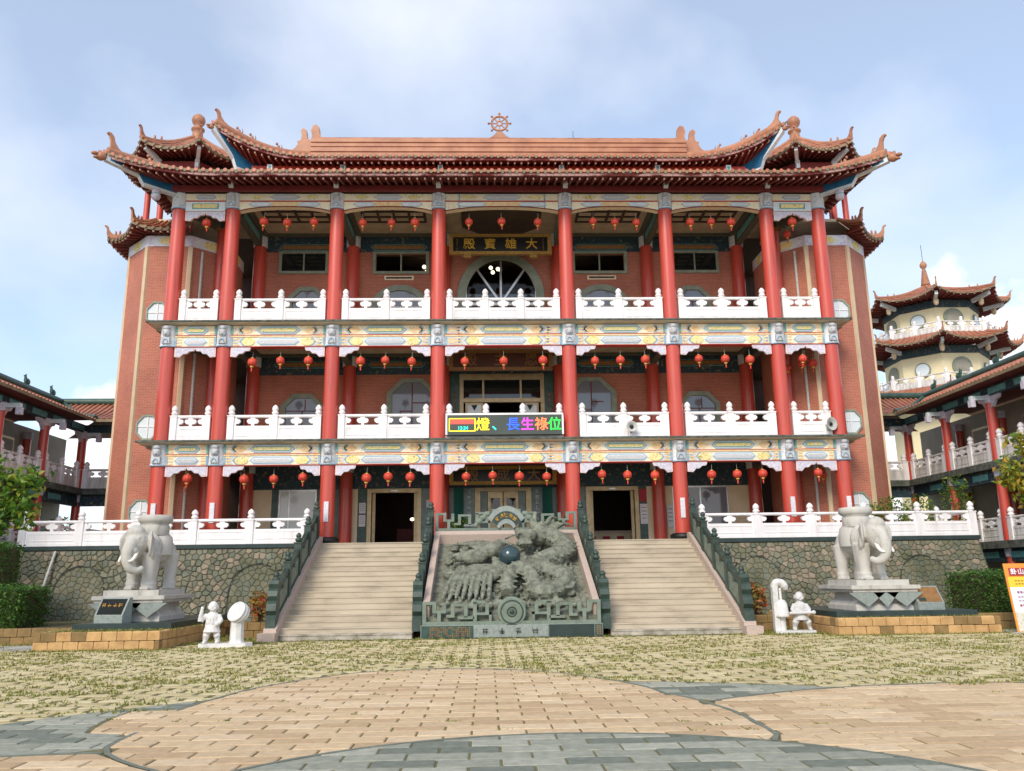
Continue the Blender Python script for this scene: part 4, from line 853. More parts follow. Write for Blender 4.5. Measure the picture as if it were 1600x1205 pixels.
# front skin of mortar following the batter
for x0, x1 in ((-16.5, -6.7), (6.7, 16.5)):
    m = MB(); X = np.linspace(x0, x1, 30); m.strip([wpt(x, TZ-.02, .03) for x in X], [wpt(x, 0, .03) for x in X], 'mortar', False, True)
    e = x0 if x0 < 0 else x1
    m.add([wpt(e, TZ-.02, .03), wpt(e, 0, .03), (e, 3.9, 0), (e, 3.9, TZ-.02)], [(0, 1, 2, 3) if e > 0 else (3, 2, 1, 0)], 'stone_c'); put('mortar_bed', m, TE)
for i, (p, poly) in enumerate(stones):
    cx_, cz_ = sum(q[0] for q in poly)/len(poly), sum(q[1] for q in poly)/len(poly)
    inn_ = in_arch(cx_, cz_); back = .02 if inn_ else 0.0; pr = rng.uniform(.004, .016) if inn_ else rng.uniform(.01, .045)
    k = .93; k2 = .68
    A_ = [(cx_+(q[0]-cx_)*.985, cz_+(q[1]-cz_)*.985) for q in poly]; B_ = [(cx_+(q[0]-cx_)*k, cz_+(q[1]-cz_)*k) for q in poly]; C_ = [(cx_+(q[0]-cx_)*k2, cz_+(q[1]-cz_)*k2) for q in poly]
    n = len(poly); vs = [wpt(a[0], a[1], back+.028) for a in A_]+[wpt(a[0], a[1], back+.0-pr*.5) for a in B_]+[wpt(a[0], a[1], back-.01-pr) for a in C_]
    fs = [(j, (j+1) % n, n+(j+1) % n, n+j) for j in range(n)]+[(n+j, n+(j+1) % n, 2*n+(j+1) % n, 2*n+j) for j in range(n)]+[tuple(range(2*n, 3*n))]
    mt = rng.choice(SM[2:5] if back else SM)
    if cx_ > 5 and not back and rng.random() < .35 and cx_ < 13: mt = rng.choice(['stone_b', 'stone_d', 'stone_a'])
    if i < 300: mm = MB(); mm.add(vs, fs, mt, False); put('stone', mm, TE)
    else: rest.add(vs, fs, mt, False)
put('rubble_stones', rest, TE, kind='stuff')
for ax, hw, top in ARCH:
    m = MB(); pts = [(ax-hw, .05), (ax-hw, top-hw)]+[(ax-hw*math.cos(t), top-hw+hw*math.sin(t)) for t in np.linspace(0, PI, 17)[1:-1]]+[(ax+hw, top-hw), (ax+hw, .05)]
    P_ = [wpt(p[0], p[1], -.0) for p in pts]; Q_ = [wpt(p[0], p[1], .12) for p in pts]
    in_ = [(ax+(p[0]-ax)*.93, (p[1]-.05)*.965+.05) for p in pts]; I_ = [wpt(p[0], p[1], .10) for p in in_]; J_ = [wpt(p[0], p[1], -.05) for p in pts]; I_ = [wpt(p[0], p[1], .015) for p in in_]
    m.strip(J_, I_, 'slab_edge', False, True); m.strip(J_, Q_, 'slab_edge'); put('arch_recess', m, TE)
for sg in (-1, 1):
    a, b_ = (-16.4, -6.85) if sg < 0 else (6.85, 16.4)
    balustrade(TE, (a, TY-.0), (b_, TY-.0), TZ, 5 if True else 4)
    o = balustrade(TE, (sg*16.4, TY+.25), (sg*16.4, 5.6), TZ, 3, ends=(False, True))
m = MB(); m.tube([(-15.35, -1.75, 0.1), (-15.15, -.92, 2.62)], .045, 'grey_pale', 8); put('drain_pipe', m, label='pale grey pipe leaning against rubble wall left of blind arch', cat='pipe')
# ================================================================== stairs
YS, NS = -6.44, 18; RH, RD = TZ/NS, (TY-YS-.06)/(NS-1)
def flight(side):
    x0, x1 = (-6.31, -2.70) if side < 0 else (2.70, 6.31); wd = 'left' if side < 0 else 'right'
    F_ = empty('stone_staircase', ((x0+x1)/2, YS, 0), label=f'flight of pale granite steps {wd} of the dragon relief', cat='stairs', group='granite flights up to the terrace')
    for k in range(NS):
        m = MB(); yf = YS+RD*k; zt = RH*(k+1)-.003; mt = 'step_base' if k == 0 else 'step'
        m.box(x0, x1, yf, min(yf+RD*2, TY-.02) if k < NS-1 else TY+.4, zt-RH, zt-.035, mt); m.box(x0, x1, yf-.02, min(yf+RD*2, TY-.01) if k < NS-1 else TY+.4, zt-.035, zt, mt); put('step', m, F_)
    xo = -6.31 if side < 0 else 6.31; xi = xo+side*.34
    sl = TZ/(TY-YS)
    m = MB(); pts = [(YS-.1, 0), (YS-.1, .30), (TY-.05, TZ+.22), (TY+.15, TZ+.22), (TY+.15, 0)]
    m.prism(pts, (min(xo, xi), 0, 0), (0, 1, 0), (0, 0, 1), .34, 'granite_pink'); put('stringer', m, F_)
    m = MB(); m.box(min(xo, xi)-.06, max(xo, xi)+.06, YS-.5, YS-.1, 0, .22, 'granite_pink'); put('stringer_foot', m, F_)
    return F_
def greenbal(par, xb, y0, y1, z0, z1, n=5):
    """raking balustrade of green stone from foot (y0,z0) to head (y1,z1)"""
    P_ = lambda t, h: (xb, y0+(y1-y0)*t, z0+(z1-z0)*t+h)
    for k in range(n):
        t = .10+.9*k/(n-1); p = P_(t, 0); m = MB()
        m.box(xb-.10, xb+.10, p[1]-.11, p[1]+.11, p[2]-.12, p[2]+.92, 'green_stone'); m.box(xb-.12, xb+.12, p[1]-.13, p[1]+.13, p[2]+.92, p[2]+.96, 'green_stone')
        m.lathe([(.06, .96), (.10, 1.0), (.11, 1.06), (.06, 1.10), (.085, 1.13), (.085, 1.18), (.03, 1.25)], (xb, p[1], p[2]), 'green_stone', 10); put('green_post', m, par)
        if k < n-1:
            q = P_(.10+.9*(k+1)/(n-1), 0); a, b_ = Vector((xb, p[1]+.11, p[2]+.04)), Vector((xb, q[1]-.11, q[2]-.06))
            m = MB(); up = Vector((0, 0, 1)); m.add([(xb-.05, a.y, a.z+.02), (xb-.05, b_.y, b_.z+.02), (xb-.05, b_.y, b_.z+.55), (xb-.05, a.y, a.z+.55), (xb+.05, a.y, a.z+.02), (xb+.05, b_.y, b_.z+.02), (xb+.05, b_.y, b_.z+.55), (xb+.05, a.y, a.z+.55)], [(3, 2, 1, 0), (4, 5, 6, 7), (3, 7, 6, 2), (0, 1, 5, 4)], 'relief_fret'); put('green_panel', m, par)
            m = MB(); m.bar(a+Vector((0, 0, .76)), b_+Vector((0, 0, .76)), .13, .13, 'green_stone'); m.bar(a+Vector((0, 0, .02)), b_+Vector((0, 0, .02)), .15, .1, 'green_stone')
            c_ = (a+b_)/2; m.box(xb-.06, xb+.06, c_.y-.09, c_.y+.09, c_.z+.5, c_.z+.74, 'green_stone'); put('green_rail', m, par)
    p = P_(.10, 0); m = MB(); pts = [(.0, -.30), (.0, 1.02), (-.10, 1.02), (-.16, .92), (-.12, .80), (-.22, .74), (-.26, .60), (-.19, .48), (-.30, .40), (-.34, .22), (-.24, .10), (-.34, .0), (-.36, -.30)]
    m.prism([(q[0]-.11, q[1]) for q in pts][::-1], (xb-.13, p[1], p[2]), (0, 1, 0), (0, 0, 1), .26, 'green_stone')
    for zz, rr_ in ((.61, .10), (.22, .12)): m.lathe([(rr_, -.16), (rr_, .16)], (0, 0, 0), 'green_stone', 14); 
    for q in range(len(m.v)-2*2*14-0*4, len(m.v)): pass
    put('scroll_foot', m, par) if False else None
    m = MB(); m.prism([(q[0]-.11, q[1]) for q in pts][::-1], (xb-.13, p[1], p[2]), (0, 1, 0), (0, 0, 1), .26, 'green_stone'); put('scroll_foot', m, par)
FLL, FLR = flight(-1), flight(1)
greenbal(FLL, -6.50, YS-.15, TY-.15, .30, TZ+.16); greenbal(FLR, 6.50, YS-.15, TY-.15, .30, TZ+.16)
greenbal(FLL, -2.58, YS-.05, TY-.15, .22, TZ+.10); greenbal(FLR, 2.58, YS-.05, TY-.15, .22, TZ+.10)
# ================================================================== dragon and phoenix relief
DR = empty('dragon_relief', (0, YS, 0), label='grey green stone ramp relief of dragon and phoenix round a dark ball', cat='relief')
ya, za, yb_, zb_ = YS+.12, .55, TY-.30, TZ+.02
SLV = Vector((0, yb_-ya, zb_-za)); SLL = SLV.length; SU = SLV.normalized(); SN = Vector((1, 0, 0)).cross(SU).normalized()
SN = -SN if SN.z < 0 else SN
def rp(u, v, n): return Vector((u, ya, za))+SU*v+SN*n
m = MB(); m.add([rp(-2.44, 0, 0), rp(2.44, 0, 0), rp(2.44, SLL, 0), rp(-2.44, SLL, 0), (-2.44, ya, 0), (2.44, ya, 0), (2.44, yb_, 0), (-2.44, yb_, 0)], [(0, 1, 2, 3), (4, 5, 1, 0), (0, 3, 7, 4), (1, 5, 6, 2)], 'relief'); put('ramp_base', m, DR)
m = MB()
def rbox(m, u0, u1, v0, v1, n0, n1, mt):
    m.add([rp(u0, v0, n0), rp(u1, v0, n0), rp(u1, v1, n0), rp(u0, v1, n0), rp(u0, v0, n1), rp(u1, v0, n1), rp(u1, v1, n1), rp(u0, v1, n1)], [(0, 3, 2, 1), (4, 5, 6, 7), (0, 1, 5, 4), (1, 2, 6, 5), (2, 3, 7, 6), (3, 0, 4, 7)], mt)
rbox(m, -2.42, -2.24, 0, SLL, .002, .34, 'granite_pink'); rbox(m, 2.24, 2.42, 0, SLL, .002, .34, 'granite_pink'); rbox(m, -2.24, 2.24, SLL-.34, SLL, .002, .34, 'granite_pink'); put('granite_border', m, DR)
sc = MB(); rng = random.Random(5)
def blob(u, v, n, r, ru=1, rv=1, rn=1): sc.ell(rp(u, v, n), (r*ru, r*rv, r*rn), 'relief', 10, 7)
def rtube(pts, rad, n=10): sc.tube([rp(*p) for p in pts], rad, 'relief', n)
def spline(pts, k=6):
    out = []
    for i in range(len(pts)-1):
        p0, p1, p2, p3 = [np.array(pts[max(0, min(len(pts)-1, j))], float) for j in (i-1, i, i+1, i+2)]
        for t in np.linspace(0, 1, k, endpoint=False): out.append(tuple(.5*((2*p1)+(-p0+p2)*t+(2*p0-5*p1+4*p2-p3)*t*t+(-p0+3*p1-3*p2+p3)*t**3)))
    return out+[tuple(pts[-1])]
rbox(sc, -2.0, 2.0, .1, SLL-.5, -.05, .03, 'relief')
for _ in range(230):                                     # cloud scrolls covering the ground
    u, v = rng.uniform(-1.85, 1.85), rng.uniform(.3, SLL-.75); r = rng.uniform(.12, .27); n_ = 9
    rtube([(u+r*(1-.09*k)*math.cos(k*.95), v+r*(1-.09*k)*math.sin(k*.95), .05+.018*k) for k in range(n_)], [r*.30]*n_, 6)
# dragon: long body looping on the right half, arching in the middle
body = spline([(1.3, 4.85, .5), (1.75, 4.35, .42), (1.8, 3.75, .38), (1.3, 3.2, .38), (.85, 2.9, .3), (1.2, 2.3, .3), (1.65, 1.7, .32), (1.25, .95, .3), (.75, .9, .3), (.62, 1.7, .42), (.28, 2.15, .5), (-.05, 1.6, .42), (-.1, .8, .3)])
nb = len(body); rad = [.33*(1-.42*i/nb) for i in range(nb)]; rtube(body, rad, 12)
for i in range(2, nb-1, 2):
    p, q = Vector(body[i]), Vector(body[i+1]); d = (q-p).normalized(); o = Vector((-d.y, d.x, 0))
    for s_ in (1, -1): rtube([tuple(p+o*s_*rad[i]*.75+Vector((0, 0, .06))), tuple(p+o*s_*(rad[i]+.13)+d*.08+Vector((0, 0, .10)))], [.07, .012], 6)
_rp0 = rp
def rp(u, v, n): return _rp0(u+.42, v-.12, n-.34)
hd_ = (.55, 4.75, .95)                                     # dragon head, raised clear of the panel
blob(.60, 4.85, .92, .40, 1.0, .85, .95); blob(.20, 4.52, 1.02, .28, 1.35, .7, .75); blob(.12, 4.30, .82, .22, 1.3, .6, .7); blob(-.08, 4.60, 1.12, .12)
for s_ in (0, 1): blob(.42+.3*s_, 4.98, 1.22, .10)
for k in range(5): rtube([(.55+.14*k, 5.0, 1.05), (.62+.22*k, 5.32+.03*(k % 2), 1.12), (.78+.26*k, 5.5-.05*k, 1.02)], [.10, .07, .015], 6)
rtube(spline([(.5, 5.05, 1.25), (.52, 5.4, 1.42), (.75, 5.62, 1.4)], 4), [.08]*5+[.05, .04, .03, .015], 7); rtube(spline([(.85, 5.0, 1.2), (1.05, 5.35, 1.3), (1.3, 5.45, 1.25)], 4), [.08]*5+[.05, .04, .03, .015], 7)
for k in range(6): rtube([(.35-.12*k, 4.25-.02*k, .85), (.28-.12*k, 4.1-.03*k, .88)], [.05, .01], 5)
rtube(spline([(.1, 4.45, 1.15), (-.25, 4.3, 1.1), (-.5, 4.5, .9)], 4), [.035]*9, 5)
rp = _rp0
for (u, v) in ((1.55, 3.0), (1.75, 2.2), (.95, 1.2), (1.7, 1.1)):                # claws and flame tufts
    for k in range(4): rtube([(u, v, .3), (u+.32*math.cos(1.0+k*.7), v+.32*math.sin(1.0+k*.7), .35), (u+.42*math.cos(1.3+k*.7), v+.42*math.sin(1.3+k*.7), .22)], [.10, .06, .015], 6)
# phoenix on the left: head, raised wing feathers, long tail
blob(-.55, 3.25, .62, .30, 1.2, .9, .9); blob(-.28, 3.50, .70, .22, 1.0, 1.0, .8); rtube([(-.2, 3.5, .8), (-.02, 3.42, .8), (.05, 3.28, .72)], [.10, .06, .015], 6)
blob(-1.05, 3.0, .50, .32, 1.3, .8, .8); blob(-1.45, 3.15, .45, .18, 1.4, .7, .8); rtube([(-1.5, 3.2, .5), (-1.72, 3.1, .5), (-1.82, 2.95, .4)], [.10, .07, .02], 6); rtube([(-1.35, 3.3, .5), (-1.5, 3.6, .5), (-1.4, 3.75, .4)], [.07, .05, .02], 6)
for k in range(9):
    a = 1.15+.13*k; rtube(spline([(-.75, 3.4, .35), (-.85+.55*math.cos(a), 3.4+.75*math.sin(a), .5), (-1.0+1.25*math.cos(a), 3.4+1.45*math.sin(a), .30)], 4), [.08, .08, .08, .075, .07, .07, .06, .05, .02], 6)
for k in range(8): rtube(spline([(-.40-.09*k, 2.55, .42), (-.55-.155*k, 1.7, .45+.02*(k % 2)), (-.62-.185*k, .45+.05*(k % 3), .28)], 4), [.07]*8+[.03], 6)
for k in range(6): rtube(spline([(-.45, 2.9, .5), (-.15-.06*k, 2.5-.1*k, .45), (-.2-.1*k, 2.0-.12*k, .3)], 4), [.08]*8+[.02], 6)
put('carved_panel', baked(sc, 'carved_panel', .026, 1, .35, .03, .05), DR)
m = MB(); m.ell(rp(.02, 2.76, .62), .34, 'ball', 28, 18); put('stone_ball', m, DR)
# fret parapets above and below the panel
def fret(z0, h, y, nm, fan):
    m = MB(); t = .09; d = (y-.09, y+.09)
    def B(x0, x1, a, b_):
        for sg in (-1, 1): m.box(min(sg*x0, sg*x1), max(sg*x0, sg*x1), d[0], d[1], z0+a*h, z0+b_*h, 'relief_fret')
    m.box(-2.42, 2.42, d[0], d[1], z0-.02, z0+.12*h, 'relief_fret')
    B(2.32, 2.42, .12, 1.0); B(2.05, 2.32, .87, 1.0); B(2.05, 2.15, .62, .87); B(1.78, 2.15, .50, .62); B(1.78, 1.88, .62, .95); B(1.55, 1.78, .30, .42); B(1.55, 1.65, .42, .78); B(1.2, 1.65, .78, .90); B(1.2, 1.30, .30, .78); B(1.02, 1.45, .22, .34); B(1.92, 2.02, .12, .5); B(.95, 1.05, .12, .95); B(.72, 1.05, .90, 1.02); B(.55, .95, .40, .50); B(.62, .72, .5, .9); B(.55, .62, .12, .5)
    o = put(nm, m, DR)
    m = MB()
    if fan:
        A_ = np.linspace(PI*.2, PI*.8, 13); m.prism([(.78*math.cos(a), -.28+1.02*math.sin(a)) for a in A_]+[(.30*math.cos(a), -.28+.42*math.sin(a)) for a in A_[::-1]], (0, y-.02, z0+.12*h), (1, 0, 0), (0, 0, 1), .14, 'granite_grey')
        m.prism([(.62*math.cos(a), -.28+.84*math.sin(a)) for a in A_]+[(.40*math.cos(a), -.28+.58*math.sin(a)) for a in A_[::-1]], (0, y-.16, z0+.12*h), (1, 0, 0), (0, 0, 1), .01, 'slab_dark')
        m.box(-.5, .5, y-.10, y+.1, z0+.98*h, z0+1.18*h, 'relief_fret'); put('fan_plaque', m, o)
        for k in range(5):
            a = PI*(.70-.1*k); g_ = strokes(1, .17, 'gold', 40+k); q = MB(); q.merge(g_, lambda p, a=a: Vector((.51*math.cos(a), y-.18, z0+.12*h-.28+.71*math.sin(a)))+Matrix.Rotation(-(a-PI/2), 3, 'Y') @ p); put('gilt_character', q, o)
        for sg in (-1, 1):
            m = MB()
            for k in range(7): m.ell((sg*(.62+.07*k), y-.06, z0+h*(.92-.11*k)+.06*(k % 2)), (.10, .08, .10), 'relief_fret', 8, 6)
            m = baked(m, 'carved_dragon', .03, 1, .4); put('carved_dragon', m, o)
    else:
        m.lathe([(.37, -.10), (.40, -.07), (.40, .07), (.37, .10)], (0, 0, 0), 'relief_fret', 28); mm = MB(); mm.merge(m, lambda p: Vector((p.x, y+p.z, z0+.52*h+p.y))); 
        for rr_ in (.30, .12): mm.tube([(rr_*math.cos(a), y-.105, z0+.52*h+rr_*math.sin(a)) for a in np.linspace(0, 2*PI, 25)], .02, 'green_stone', 6)
        mm.ell((0, y-.11, z0+.52*h), (.07, .04, .07), 'green_stone', 10, 8); put('round_medallion', mm, o)
    return o
fret(TZ+.36, .60, TY-.20, 'upper_fret', True); fret(.36, .60, YS+.02, 'lower_fret', False)
m = MB(); m.box(-2.46, 2.46, YS-.08, YS+.14, 0, .34, 'granite_grey'); pl = put('inscribed_plinth', m, DR)
for a, b_, mt in ((-2.44, -1.05, 'marble_green'), (-1.03, .98, 'granite_grey'), (1.0, 2.22, 'slab_dark'), (2.24, 2.44, 'marble_green')):
    m = MB(); m.box(a, b_, YS-.10, YS-.081, .015, .325, mt); put('plaque', m, pl)
for k, ch in enumerate('護國佑民'):
    put('carved_character', strokes(1, .19, 'slab_edge', 60+k), pl, loc=(-.72+.45*k, YS-.102, .17))
r_ = random.Random(3); m = MB()
for i in range(22):
    for j in range(5):
        if r_.random() < .8: x = -2.2+.05*i; m.box(x-.015, x+.015, YS-.106, YS-.10, .05+.052*j, .085+.052*j, 'gold_dull')
for j in range(5):
    for i in range(2): m.box(2.29+.07*i, 2.33+.07*i, YS-.106, YS-.10, .05+.052*j, .085+.052*j, 'gold_dull')
put('gilt_lettering', m, pl, kind='stuff')
# ================================================================== elephants
def elephant_body():
    e = MB(); G = 'granite'
    e.ell((0, .38, 1.12), (.44, .74, .42), G, 16, 12); e.ell((0, .85, 1.02), (.42, .40, .42), G, 14, 10); e.ell((0, -.08, 1.14), (.43, .36, .44), G, 14, 10)
    for x, y in ((-.27, -.20), (.27, -.28), (-.27, .86), (.27, .92)):
        e.tube([(x, y, 1.0), (x*1.02, y, .6), (x, y-.02, .3), (x, y-.02, .14), (x, y-.03, .02)], [.24, .20, .165, .18, .20], G, 14)
        e.tube([(x, y-.02, .20), (x, y-.02, .16)], .20, G, 14)
        for k in (-1, 0, 1): e.ell((x+k*.09, y-.20, .06), (.05, .05, .06), G, 8, 6)
    e.ell((0, -.58, 1.30), (.34, .32, .40), G, 14, 10); e.ell((0, -.66, 1.54), (.26, .22, .20), G, 12, 8); e.ell((-.1, -.72, 1.52), (.12, .12, .12), G); e.ell((.1, -.72, 1.52), (.12, .12, .12), G)
    e.ell((0, -.70, 1.02), (.22, .22, .2), G)
    for s in (-1, 1):
        e.ell((s*.36, -.46, 1.24), (.06, .25, .36), G, 12, 9, Matrix.Rotation(s*.55, 3, 'Z')); e.ell((s*.42, -.42, 1.02), (.05, .14, .20), G, 12, 9, Matrix.Rotation(s*.55, 3, 'Z')); e.ell((s*.2, -.80, 1.38), (.05, .05, .04), G, 8, 6)
        e.ell((s*.16, -.86, 1.03), (.085, .10, .10), G, 8, 6)
    e.tube(spline([(0, -.78, 1.30), (0, -.96, 1.02), (.02, -1.0, .78), (.10, -.95, .58), (.24, -.82, .52), (.34, -.72, .62)], 5), [.20-.005*i for i in range(26)], G, 12)
    e.tube([(0, 1.22, 1.1), (.03, 1.30, .85), (.03, 1.27, .55)], [.06, .045, .06], G, 8)
    f = MB(); f.merge(e, lambda p: Vector((p.x*.94, p.y*(.82 if p.y > -.3 else 1.0)-(.054 if p.y <= -.3 else 0), p.z)))
    return baked(f, 'body', .028, 3, .5, .012, .05)
EB = elephant_body()
def elephant(x, y, zb, mir, label):
    o = empty('elephant_statue', (x, y, zb), rz=math.radians(-9*mir), label=label, cat='statue', group='stone elephants flanking the stairs', sc=(mir, 1, 1))
    put('body', EB, o, world=False)
    m = MB(); m.lathe([(.46, .95), (.475, 1.2), (.43, 1.45), (.30, 1.585)], (0, .32, 0), 'granite', 24); mm = MB()
    mm.merge(m, lambda p: Vector((p.x*.98, .32+(p.y-.32)*1.0, p.z))); put('saddle_cloth', mm, o, world=False)
    m = MB(); m.lathe([(.36, 1.5), (.38, 1.60), (.38, 1.76), (.34, 1.80), (.42, 1.85), (.46, 1.90), (.46, 2.0), (.42, 2.05)], (0, .22, 0), 'granite', 24); put('saddle_drum', m, o, world=False)
    for s in (-1, 1):
        m = MB(); m.tube(spline([(s*.16, -.86, 1.02), (s*.19, -.98, .88), (s*.17, -1.10, .78), (s*.12, -1.18, .76)], 4), [.055, .055, .054, .052, .05, .048, .045, .042, .038, .032, .025, .016, .006], 'tusk', 8); put('tusk', m, o, world=False)
    return o
def pedestal(x, y, mir, label):
    o = empty('statue_pedestal', (x, y, .58), label=label, cat='pedestal', group='carved granite pedestals')
    m = MB(); 
    for a, b_, c_, d_, mt in ((.78, .95, 0, .12, 'granite'), (.62, .78, .30, .48, 'granite')): m.box(-a, a, -b_, b_, c_, d_, mt)
    vs = []
    for z, a, b_ in ((.12, .78, .95), (.22, .70, .86), (.30, .62, .78)): vs += [(-a, -b_, z), (a, -b_, z), (a, b_, z), (-a, b_, z)]
    m.add(vs, [(4*j+i, 4*j+(i+1) % 4, 4*(j+1)+(i+1) % 4, 4*(j+1)+i) for j in range(2) for i in range(4)], 'granite'); put('pedestal_base', m, o, world=False)
    m = MB(); m.box(-.88, .88, -1.08, 1.08, .48, .56, 'granite'); m.box(-.94, .94, -1.14, 1.14, .56, .66, 'granite'); put('pedestal_top', m, o, world=False)
    for s, wx in ((-1, .5), (1, .5), (0, .34)):
        m = MB(); m.prism([(-wx, .47), (0, .08 if s == 0 else .10), (wx, .47)], (s*.52, -1.085, 0), (1, 0, 0), (0, 0, 1), .03, 'granite_grey'); put('carved_drape', m, o, world=False)
    m = MB(); m.box(-.72, .72, -.98, .98, .66, .80, 'granite'); put('statue_plate', m, o, world=False)
    return o
for sg in (-1, 1):
    sd_ = 'left' if sg < 0 else 'right'
    pedestal(sg*10.05, -6.0, sg, f'tiered granite pedestal under the {sd_} stone elephant')
    elephant(sg*10.03, -6.05, 1.36, 1 if sg < 0 else -1, f'pale granite elephant statue {sd_} of the stairs with white tusks')
    m = MB(); xl = -11.05 if sg < 0 else 8.55; xr = -8.6 if sg < 0 else 12.35
    y0 = -7.9 if sg < 0 else -7.35
    m.box(xl, xr, y0, -3.2, .44, .58, 'slab_dark'); put('base_slab', m, label=f'dark polished slab carrying the {sd_} elephant pedestal', cat='slab', group='dark slabs under the pedestals')
    # sloping plaque beside the pedestal
    px = -10.3 if sg < 0 else 11.25; py = -7.4 if sg < 0 else -6.9
    o = empty('name_plaque', (px, py, .58), rz=math.radians(-12 if sg < 0 else 10), label='grey stone lectern with dark plaque and four gold characters' if sg < 0 else 'grey stone lectern with brown gilt plaque by right elephant', cat='plaque')
    m = MB(); m.prism([(-.16, 0), (-.16, .18), (.10, .62), (.22, .62), (.22, 0)], (-.40, 0, 0), (0, 1, 0), (0, 0, 1), .80, 'granite_grey'); put('lectern_body', m, o, world=False)
    up = Vector((0, .26, .44)).normalized(); nn = Vector((1, 0, 0)).cross(up); m = MB(); m.prism([(-.35, .03), (.35, .03), (.35, .47), (-.35, .47)], (0, -.16, .18), (1, 0, 0), up, .012, 'board_black' if sg < 0 else 'gold_dull'); put('plaque_plate', m, o, world=False)
    if sg < 0:
        for k in range(4):
            q = MB(); q.merge(strokes(1, .13, 'lantern_gold', 80+k), lambda p, k=k: Vector((-.24+.16*k, -.16, .18))+up*(.29+p.z)+nn*.018+Vector((p.x, 0, 0))); put('gold_character', q, o, world=False)
    else:
        m = MB(); m.prism([(-.33, .05), (-.12, .05), (-.12, .15), (-.33, .15)], (0, -.16, .18), (1, 0, 0), up, .016, 'slab_dark'); put('plaque_inset', m, o, world=False)
# ================================================================== planting beds of tan blocks
def bed(x0, x1, y0, y1, label, hb=.44, mt='block', sides='fb'):
    o = empty('planting_bed', ((x0+x1)/2, y0, 0), label=label, cat='planter'); L_ = .36
    m = MB(); m.box(x0+.2, x1-.2, y0+.2, y1, 0, hb-.03, 'soil'); put('bed_soil', m, o)
    def course(p, q, j):
        d = Vector(q)-Vector(p); Ln = d.length; n = max(1, round(Ln/L_)); off = .5*L_ if j % 2 else 0; d.normalize(); e = [0]
        t = off if off else L_
        while t < Ln-.1: e.append(t); t += L_
        e.append(Ln); nrm = Vector((d.y, -d.x, 0))
        for a, b_ in zip(e[:-1], e[1:]):
            z0, z1 = j*hb/2+.004, (j+1)*hb/2-.008; jt = random.uniform(-.008, .008); A0 = Vector(p)+d*(a+.007)+nrm*jt; B0 = Vector(p)+d*(b_-.007)+nrm*jt; bk = -nrm*.2
            m = MB(); c_ = .02; n2 = nrm*.0
            vs = [A0, B0, B0+bk, A0+bk]; lo_ = [(v.x, v.y, z0) for v in vs]; hi_ = [(v.x, v.y, z1-c_) for v in vs]; tp = [(v.x*1+nrm.x*0, v.y, z1) for v in [A0+d*c_-nrm*c_, B0-d*c_-nrm*c_, B0-d*c_+bk, A0+d*c_+bk]]
            m.add(lo_+hi_+tp, [(0, 1, 5, 4), (1, 2, 6, 5), (2, 3, 7, 6), (3, 0, 4, 7), (4, 5, 9, 8), (5, 6, 10, 9), (6, 7, 11, 10), (7, 4, 8, 11), (8, 9, 10, 11)], mt if random.random() < .85 else 'block_old'); put('block', m, o)
    for j in (0, 1):
        course((x0, y0, 0), (x1, y0, 0), j)
        course((x1, y0+.21, 0), (x1, y1, 0), j); course((x0, y1, 0), (x0, y0+.21, 0), j)
    return o
bed(-11.55, -8.55, -8.75, -2.2, 'tan block planting bed round the left elephant pedestal')
bed(8.45, 12.75, -7.65, -2.2, 'tan block planting bed round the right elephant pedestal')
bed(-16.5, -11.62, -6.6, -2.2, 'tan block bed below the left hedge', mt='block_old')
bed(12.82, 17.5, -6.2, -2.2, 'tan block bed below the right hedge', mt='block_old')
bed(-7.6, -6.75, -5.3, -2.2, 'small tan block planter beside left stair foot', mt='block_old'); bed(6.8, 7.6, -5.4, -2.2, 'small tan block planter beside right stair foot', mt='block_old')
